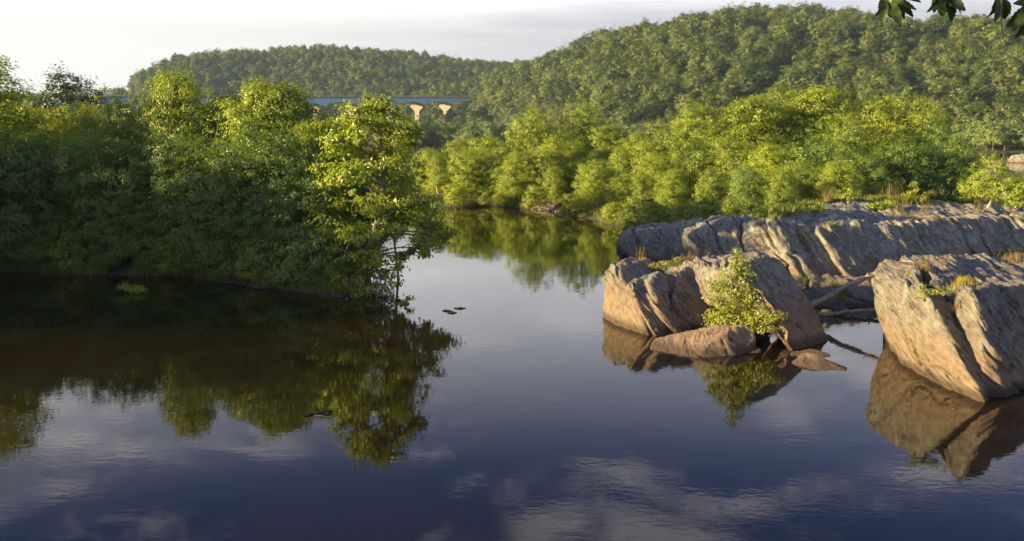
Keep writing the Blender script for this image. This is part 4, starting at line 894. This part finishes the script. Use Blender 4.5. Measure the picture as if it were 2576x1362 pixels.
def sprig(u, v, lobes, n, leaf, mat, label, name, cat, d=None, clump=0.12, per=10, bark='bark', r=0.012):
    base = hit(u, v) if d is None else Pd(u, v, d); L = lobes_at([l + (0.0,) for l in lobes] if len(lobes[0]) == 4 else lobes, base[1]); L[:, :3] -= base
    C, Nn, cc, wh = foliage(L, n, clump=clump, per=per); e = empty(name, tuple(base), label, cat)
    link('foliage', leaf_mesh('foliage', C, Nn, leaf, mat), None, e); tb = Tubes()
    for i, lb in enumerate(L):
        pth = bez((0, 0, -0.06), lb[:3], (0, 0, 0.1 * np.linalg.norm(lb[:3])), 6); tb.add(pth, np.linspace(r, r * .35, 6), 5)
        for j in np.where(wh == i)[0][:9]: tb.add(bez(pth[3 if j % 2 else 4], cc[j], (0, 0, 0.02), 4), np.linspace(r * .4, 0.003, 4), 4)
    tm = tb.mesh('stems'); tm.materials.append(M[bark]); link('stem', tm, None, e); return e
sprig(1855, 838, [(1852, 640, 13, 22, 0), (1862, 668, 24, 22, 0), (1838, 690, 28, 18, .1), (1880, 698, 24, 18, -.1), (1806, 722, 26, 22, 0), (1850, 728, 38, 24, -.2), (1796, 752, 22, 16, .1), (1900, 745, 34, 18, -.4), (1840, 765, 44, 20, -.3),
    (1806, 795, 32, 20, 0), (1850, 800, 50, 22, -.3), (1905, 790, 40, 22, -.9), (1945, 795, 28, 18, -1.3), (1915, 822, 34, 16, -1.2), (1880, 815, 30, 16, -.7), (1790, 815, 18, 12, .1)], 5600, 0.09, M['leaf_bush'],
    'leafy yellow green bush growing between the big boulder and the wedge stone', 'leafy_bush', 'bush', d=32.7, clump=0.17, per=9, r=0.022)
sprig(2328, 752, [(2318, 730, 14, 18), (2335, 742, 22, 12), (2310, 748, 10, 10), (2362, 734, 26, 8), (2385, 730, 16, 7)], 900, 0.055, M['leaf_bush'], 'small leafy yellow plants rooted in the crack of the overhanging rock', 'rock_plant', 'plant', clump=0.09)
sprig(1675, 668, [(1655, 668, 20, 8), (1680, 660, 24, 8), (1700, 668, 20, 8), (1640, 672, 14, 6), (1715, 655, 20, 8)], 900, 0.07, M['leaf_bush'], 'low green and yellow plants in the hollow on top of the big boulder', 'rock_plant', 'plant', clump=0.12)
sprig(2135, 506, [(2136, 484, 12, 10), (2128, 495, 14, 7), (2142, 497, 10, 8)], 420, 0.13, M['leaf_bush'], 'short bright green sapling on the left rear edge of the ledge', 'sapling', 'plant', clump=0.2)
sprig(2300, 503, [(2302, 466, 10, 8), (2292, 486, 12, 6), (2306, 480, 8, 6), (2285, 492, 9, 5)], 330, 0.13, M['leaf_bush'], 'thin sapling with a tuft of leaves on the middle rear edge of the ledge', 'sapling', 'plant', clump=0.2)
sprig(2340, 503, [(2338, 488, 14, 6), (2348, 484, 8, 5)], 220, 0.13, M['leaf_bush'], 'low spreading sapling right of the thin one on the ledge', 'sapling', 'plant', clump=0.2)
for u, v, w, hh, lab in ((2208, 522, 20, 14, 'left of two green clumps on the ledge top'), (2238, 516, 18, 12, 'right of two green clumps on the ledge top'), (1985, 535, 40, 14, 'spreading green scrub on the left slope of the ledge'), (2045, 530, 34, 14, 'green scrub beside the smooth hump of the ledge skyline'), (1925, 540, 34, 12, 'green scrub where the ledge meets the bushy trees')):
    sprig(u, v + 6, [(u - w * .5, v, w * .6, hh * .6), (u + w * .5, v - 2, w * .6, hh * .6), (u, v - hh * .4, w * .5, hh * .5)], 900, 0.11, M['leaf'], lab, 'low_scrub', 'shrub', clump=0.22)
sprig(335, 735, [(309, 721, 12, 9), (325, 726, 14, 7), (345, 724, 16, 7), (362, 727, 12, 5), (340, 733, 26, 4)], 600, 0.10, M['leaf'], 'small leafy clump on a drowned branch in the dark water on the left', 'leafy_islet', 'plant', d=42.6, clump=0.16)
sprig(1015, 764, [(1030, 750, 9, 6), (1022, 757, 6, 4), (1003, 768, 14, 5), (1016, 766, 8, 5)], 160, 0.15, M['leaf'], 'leafy twig end poking out of the water below the overhanging tree', 'floating_twig', 'branch', d=39.6, clump=0.14, per=6)
def stick(name, paths, mat, label, cat):
    tb = Tubes()
    for pts, ra in paths: tb.add(pts, ra, 9)
    me = tb.mesh(name); return tag(link(name, me, mat), label, cat)
def wob(a, b, n, k, sd):
    r = np.random.default_rng(sd); t = np.linspace(0, 1, n)[:, None]; w = np.cumsum(r.normal(size=(n, 3)), 0) * k; w -= w[0] + (w[-1] - w[0]) * t; return np.asarray(a) * (1 - t) + np.asarray(b) * t + w
def pole(a, b, n, k, sd, r0, r1):
    c = wob(a, b, n, k, sd); rr = np.linspace(r0, r1, n) * np.random.default_rng(sd).uniform(0.86, 1.16, n); out = [(c, rr)]
    for i_, (dx, dy, dz) in ((n // 3, (0.1, -0.12, 0.2)), (2 * n // 3, (-0.08, -0.1, 0.16))): out.append((np.array([c[i_], c[i_] + np.array((dx, dy, dz)) * 0.7, c[i_] + np.array((dx, dy, dz))]), (rr[i_] * .6, rr[i_] * .4, rr[i_] * .25)))
    return out
stick('driftwood_pole', pole(Pd(2000, 793, 36.4), Pd(2262, 660, 37.4), 18, 0.03, 1, 0.125, 0.075), M['driftwood'], 'upper smooth driftwood pole slanting from the boulder to the overhanging rock', 'driftwood')
stick('driftwood_pole', pole(Pd(2010, 800, 36.9), Pd(2262, 768, 37.2), 18, 0.028, 2, 0.10, 0.06), M['driftwood'], 'lower nearly level driftwood pole above the dark inlet', 'driftwood')
a0 = P(740, 1052); stick('sunken_branch', [(wob(P(735, 1054, -.03), P(835, 1036, .005), 10, 0.03, 4), np.linspace(0.015, 0.03, 10)), (wob(P(790, 1047, 0), P(850, 1055, -.03), 8, 0.02, 5), np.linspace(0.03, 0.012, 8)), (wob(P(770, 1048, 0), P(812, 1034, .01), 6, 0.02, 6), np.linspace(0.03, 0.01, 6))], plain('waterlogged_wood', (0.022, 0.017, 0.012)), 'dark branch awash in the water below the shaded trees reflection', 'branch')

# grass of the banks : nobody could count the blades
def shore_grass(name, poly, hm, n, x0, x1, y0, y1, smin, smax, h, label, mat):
    x, y = rng.uniform(x0, x1, n), rng.uniform(y0, y1, n); sd = inside_sd(x, y, poly); patch = vnoise(np.stack([x * 0.6, y * 0.6, 0 * x], 1))
    ok = (sd > smin) & (sd < smax) & (patch > -0.5); x, y = x[ok], y[ok]; z = island_z(x, y, poly, hm); ok = z > 0.02; r = np.stack([x[ok], y[ok], z[ok] - 0.03], 1)
    V, F = blades(r, h, 0.03, 0.5); return tag(link(name, mesh_np(name, V, F, smooth=False), mat), label, 'grass', kind='stuff')
shore_grass('bank_grass', RIGHT, 1.0, 230000, -14, 20, 62, 108, -0.3, 4.0, 0.42, 'short lit grass along the low shore of the right island', M['grass'])
shore_grass('shore_grass', LEFT, 0.75, 110000, -34, -4, 40, 58, -0.3, 4.0, 0.5, 'dark grass along the shaded shore of the left island', M['grass'])
def ledge_grass():
    r = []
    for _ in range(9000):
        u = random.uniform(1930, 2480); v = random.gauss(503, 5) if u > 2090 else random.gauss(np.interp(u, [1930, 2090], [543, 508]), 7); q = hit(u, v)
        if q[1] > 30 and vnoise(np.array([[q[0] * .5, q[1] * .25, 3.3]]))[0] > -0.1: r.append(q - (0, 0, 0.03))
    V, F = blades(np.array(r), 0.32, 0.025, 0.5); tag(link('ledge_grass', mesh_np('ledge_grass', V, F, smooth=False), M['grass']), 'mixed green grass along the rear edge of the grey ledge', 'grass', kind='stuff')
ledge_grass()
def pebbles(name, spots, mat, label):
    V, F = [], []; rs = np.random.default_rng(12)
    bm = bmesh.new(); bmesh.ops.create_icosphere(bm, subdivisions=1, radius=1); v0 = np.array([v.co[:] for v in bm.verts]); f0 = np.array([[v.index for v in f.verts] for f in bm.faces]); bm.free(); n = 0
    for p, s in spots:
        V.append(np.array(p) + v0 * rs.uniform(.75, 1.2, v0.shape) * (s * rs.uniform(.8, 1.5), s, s * .5)); F.append(f0 + n); n += len(v0)
    me = mesh_np(name, np.concatenate(V), None, np.concatenate(F), smooth=False); return tag(link(name, me, mat), label, 'pebbles', kind='stuff')
sp = []
for _ in range(380):
    t = random.random(); u = 1318 + t * 150; v = np.interp(u, [1318, 1400, 1480, 1530], [523, 532, 545, 560]) + random.gauss(-1, 4); p = P(u, v, 0.1); z = gz(p[0], p[1], RIGHT, 1.0)
    if z > 0: sp.append(((p[0], p[1], z + 0.02), random.uniform(0.04, 0.15)))
pebbles('pebbles', sp, M['sand'], 'pale pebbles along the shore of the right island')
sp = []
for _ in range(60):
    u = random.uniform(560, 890); v = np.interp(u, [560, 620, 760, 850, 890], [708, 718, 734, 744, 742]) + random.gauss(-1, 1.5); p = P(u, v, 0.05); sp.append(((p[0], p[1], 0.05), random.uniform(0.06, 0.2)))
pebbles('shore_stones', sp, M['rock_grey'], 'small grey stones along the shaded waterline')

# leaves hanging into view from a branch above the viewer
def overhang():
    D0 = 5.3; V, F3 = [], []; n0 = 0; rs = random.Random(5)
    groups = [((2226, -14), [(2199, 43, 22), (2214, 40, 20), (2219, 64, 24), (2246, 46, 24), (2268, 68, 30), (2276, 50, 22), (2298, 44, 18), (2306, 26, 16), (2318, 7, 14), (2236, 30, 24), (2256, 40, 26)]),
              ((2372, -16), [(2331, 32, 18), (2349, 33, 28), (2370, 42, 26), (2392, 56, 28), (2416, 33, 26), (2429, 28, 30), (2400, 34, 30), (2360, 22, 26)]),
              ((2512, -14), [(2481, 45, 20), (2502, 57, 22), (2510, 40, 24), (2528, 50, 22), (2540, 38, 18), (2494, 22, 18)]),
              ((2600, 10), [(2531, 70, 44), (2546, 78, 36), (2553, 97, 30), (2576, 117, 26), (2560, 30, 34), (2548, 10, 26)])]
    base0 = Pd(2640, -60, D0 + 0.4); tb = Tubes(); prev = base0
    e = empty('overhanging_branch', tuple(base0), 'dark branch with toothed leaves hanging into the top right corner', 'branch')
    hubs = []
    for (bu, bv), leaves in groups:
        dh = D0 + rs.uniform(-.1, .1); hub = Pd(bu, bv, dh); hubs.append(hub)
        for (tu, tv, w) in leaves:
            dd = dh + rs.uniform(-.10, .10); tip = Pd(tu, tv, dd); a = hub + np.array((rs.uniform(-.012, .012), rs.uniform(-.02, .02), rs.uniform(-.01, .01))); ax = tip - a; l = np.linalg.norm(ax); ax = ax / l
            vw = nrm(np.array((rs.uniform(-.7, .7), -1, rs.uniform(-.2, .6)))); sd = nrm(np.cross(ax, vw)); nn = np.cross(sd, ax); hw = w * 0.5 * dd / FOC * 1.05; hw = min(hw, l * 0.24)
            m = 15; st0 = 0.14; mid, L_, R_ = [], [], []
            for i in range(m):
                t = st0 + (1 - st0) * i / (m - 1); s_ = (i / (m - 1)); prof = (math.sin(math.pi * min(1, s_ ** 0.8)) ** 0.75) * (1 if i % 2 else 0.84)
                c = a + ax * l * t + nn * (0.16 * l * math.sin(s_ * 2.6) - 0.1 * l * s_ * s_); mid.append(c); tw = ax * (0.018 * l if i % 2 else 0)
                L_.append(c + sd * hw * prof + nn * hw * prof * 0.35 + tw); R_.append(c - sd * hw * prof + nn * hw * prof * 0.35 + tw)
            V += mid + L_ + R_
            for i in range(m - 1):
                F3 += [(n0 + i, n0 + m + i, n0 + m + i + 1), (n0 + i, n0 + m + i + 1, n0 + i + 1), (n0 + i, n0 + i + 1, n0 + 2 * m + i + 1), (n0 + i, n0 + 2 * m + i + 1, n0 + 2 * m + i)]
            n0 += 3 * m; tb.add([a - base0, mid[0] - base0], (0.0022, 0.0015), 4)
    for _ in range(420):                    # unseen leaves added above and left of the view to shade the corner leaves
        c = hubs[1] + np.array((-2.3 + rs.gauss(0, .75), -0.95 + rs.gauss(0, .45), 0.62 + rs.gauss(0, .16))); ax = nrm(np.array((rs.gauss(0, .5), rs.gauss(0, .5), -1))); sd = nrm(np.cross(ax, (rs.gauss(0, 1), rs.gauss(0, 1), .1))); ln = rs.uniform(.12, .17)
        V += [c, c + ax * ln * .5 + sd * ln * .24, c + ax * ln, c + ax * ln * .5 - sd * ln * .24]; F3 += [(n0, n0 + 1, n0 + 2), (n0, n0 + 2, n0 + 3)]; n0 += 4
    me = mesh_np('foliage', np.array(V) - base0, None, np.array(F3), smooth=True); me.materials.append(M['near_leaf']); link('foliage', me, None, e)
    top = [Pd(2520, -60, D0 + .2), Pd(2380, -52, D0 + .1), Pd(2240, -45, D0)]
    tb.add(bez(base0 - base0, top[0] - base0, (0, 0, 0.02), 6), np.linspace(0.012, 0.008, 6), 6); tb.add(wob(top[0] - base0, top[1] - base0, 6, .004, 1), np.linspace(0.008, 0.006, 6), 6); tb.add(wob(top[1] - base0, top[2] - base0, 6, .004, 2), np.linspace(0.006, 0.004, 6), 6); tb.add(bez(top[2] - base0, hubs[1] - base0 + (-2.6, -0.95, 0.62), (0, 0, 0.1), 6), np.linspace(0.005, 0.003, 6), 5)  # last twig reaches out to the added shading leaves
    for q, h in ((top[2], hubs[0]), (top[1], hubs[1]), (top[0], hubs[2]), (base0, hubs[3])): tb.add(wob(q - base0, h - base0, 5, .002, 3), np.linspace(0.004, 0.003, 5), 5)
    tb.add([Pd(u, v, D0) - base0 for u, v in ((2518, -60), (2520, 0), (2519, 40), (2520, 70), (2523, 86), (2524, 96), (2528, 109))], np.linspace(0.0055, 0.002, 7), 5)
    tb.add([Pd(u, v, D0 + .03) - base0 for u, v in ((2610, 60), (2590, 76), (2572, 82), (2552, 90), (2538, 93), (2524, 88))], np.linspace(0.005, 0.003, 6), 5)
    tb.add([Pd(u, v, D0 + .02) - base0 for u, v in ((2612, -30), (2600, 10), (2606, 40), (2612, 64))], np.linspace(0.006, 0.005, 4), 5)
    tm = tb.mesh('twig'); tm.materials.append(M['bark']); link('twig', tm, None, e)
overhang()
def mast():                                # two thin posts on the shoulder of the far hill
    p = Pd(358, 214, 1130); e = empty('power_pole', tuple(p), 'thin twin post power pole on the left shoulder of the far hill', 'power pole'); tb = Tubes()
    for dx in (-1.6, 1.6): tb.add([(dx, 0, -12), (dx, 0, 15)], (0.3, 0.22), 6)
    me = tb.mesh('post'); link('post', me, M['rail'], e); t2 = Tubes(); t2.add([(-3.2, 0, 12), (3.2, 0, 12)], (0.16, 0.16), 6); link('crossarm', t2.mesh('crossarm'), M['rail'], e)
mast()

# ------------------------------------------------------------------ haze between here and the far hills
def haze():
    x0, x1, y0, y1, z0, z1 = -3250, 3250, -90, 4700, -4.2, 170.0
    V = np.array([(x, y, z) for x in (x0, x1) for y in (y0, y1) for z in (z0, z1)], float); F = np.array([(0, 1, 3, 2), (4, 6, 7, 5), (0, 4, 5, 1), (2, 3, 7, 6), (0, 2, 6, 4), (1, 5, 7, 3)])
    m, nt = mat_new('thin_air_haze'); b = NB(nt); v = b.n('ShaderNodeVolumePrincipled'); v.inputs['Density'].default_value = HAZE_DENSITY; v.inputs['Color'].default_value = (0.55, 0.78, 1.0, 1); v.inputs['Anisotropy'].default_value = 0.2
    o = b.n('ShaderNodeOutputMaterial'); b.l(v.outputs[0], o.inputs['Volume']); o_ = link('haze', mesh_np('haze', V, F, smooth=False), m); tag(o_, 'thin pale haze in the river valley', 'haze', kind='stuff')
HAZE_DENSITY = 0.00010
haze()
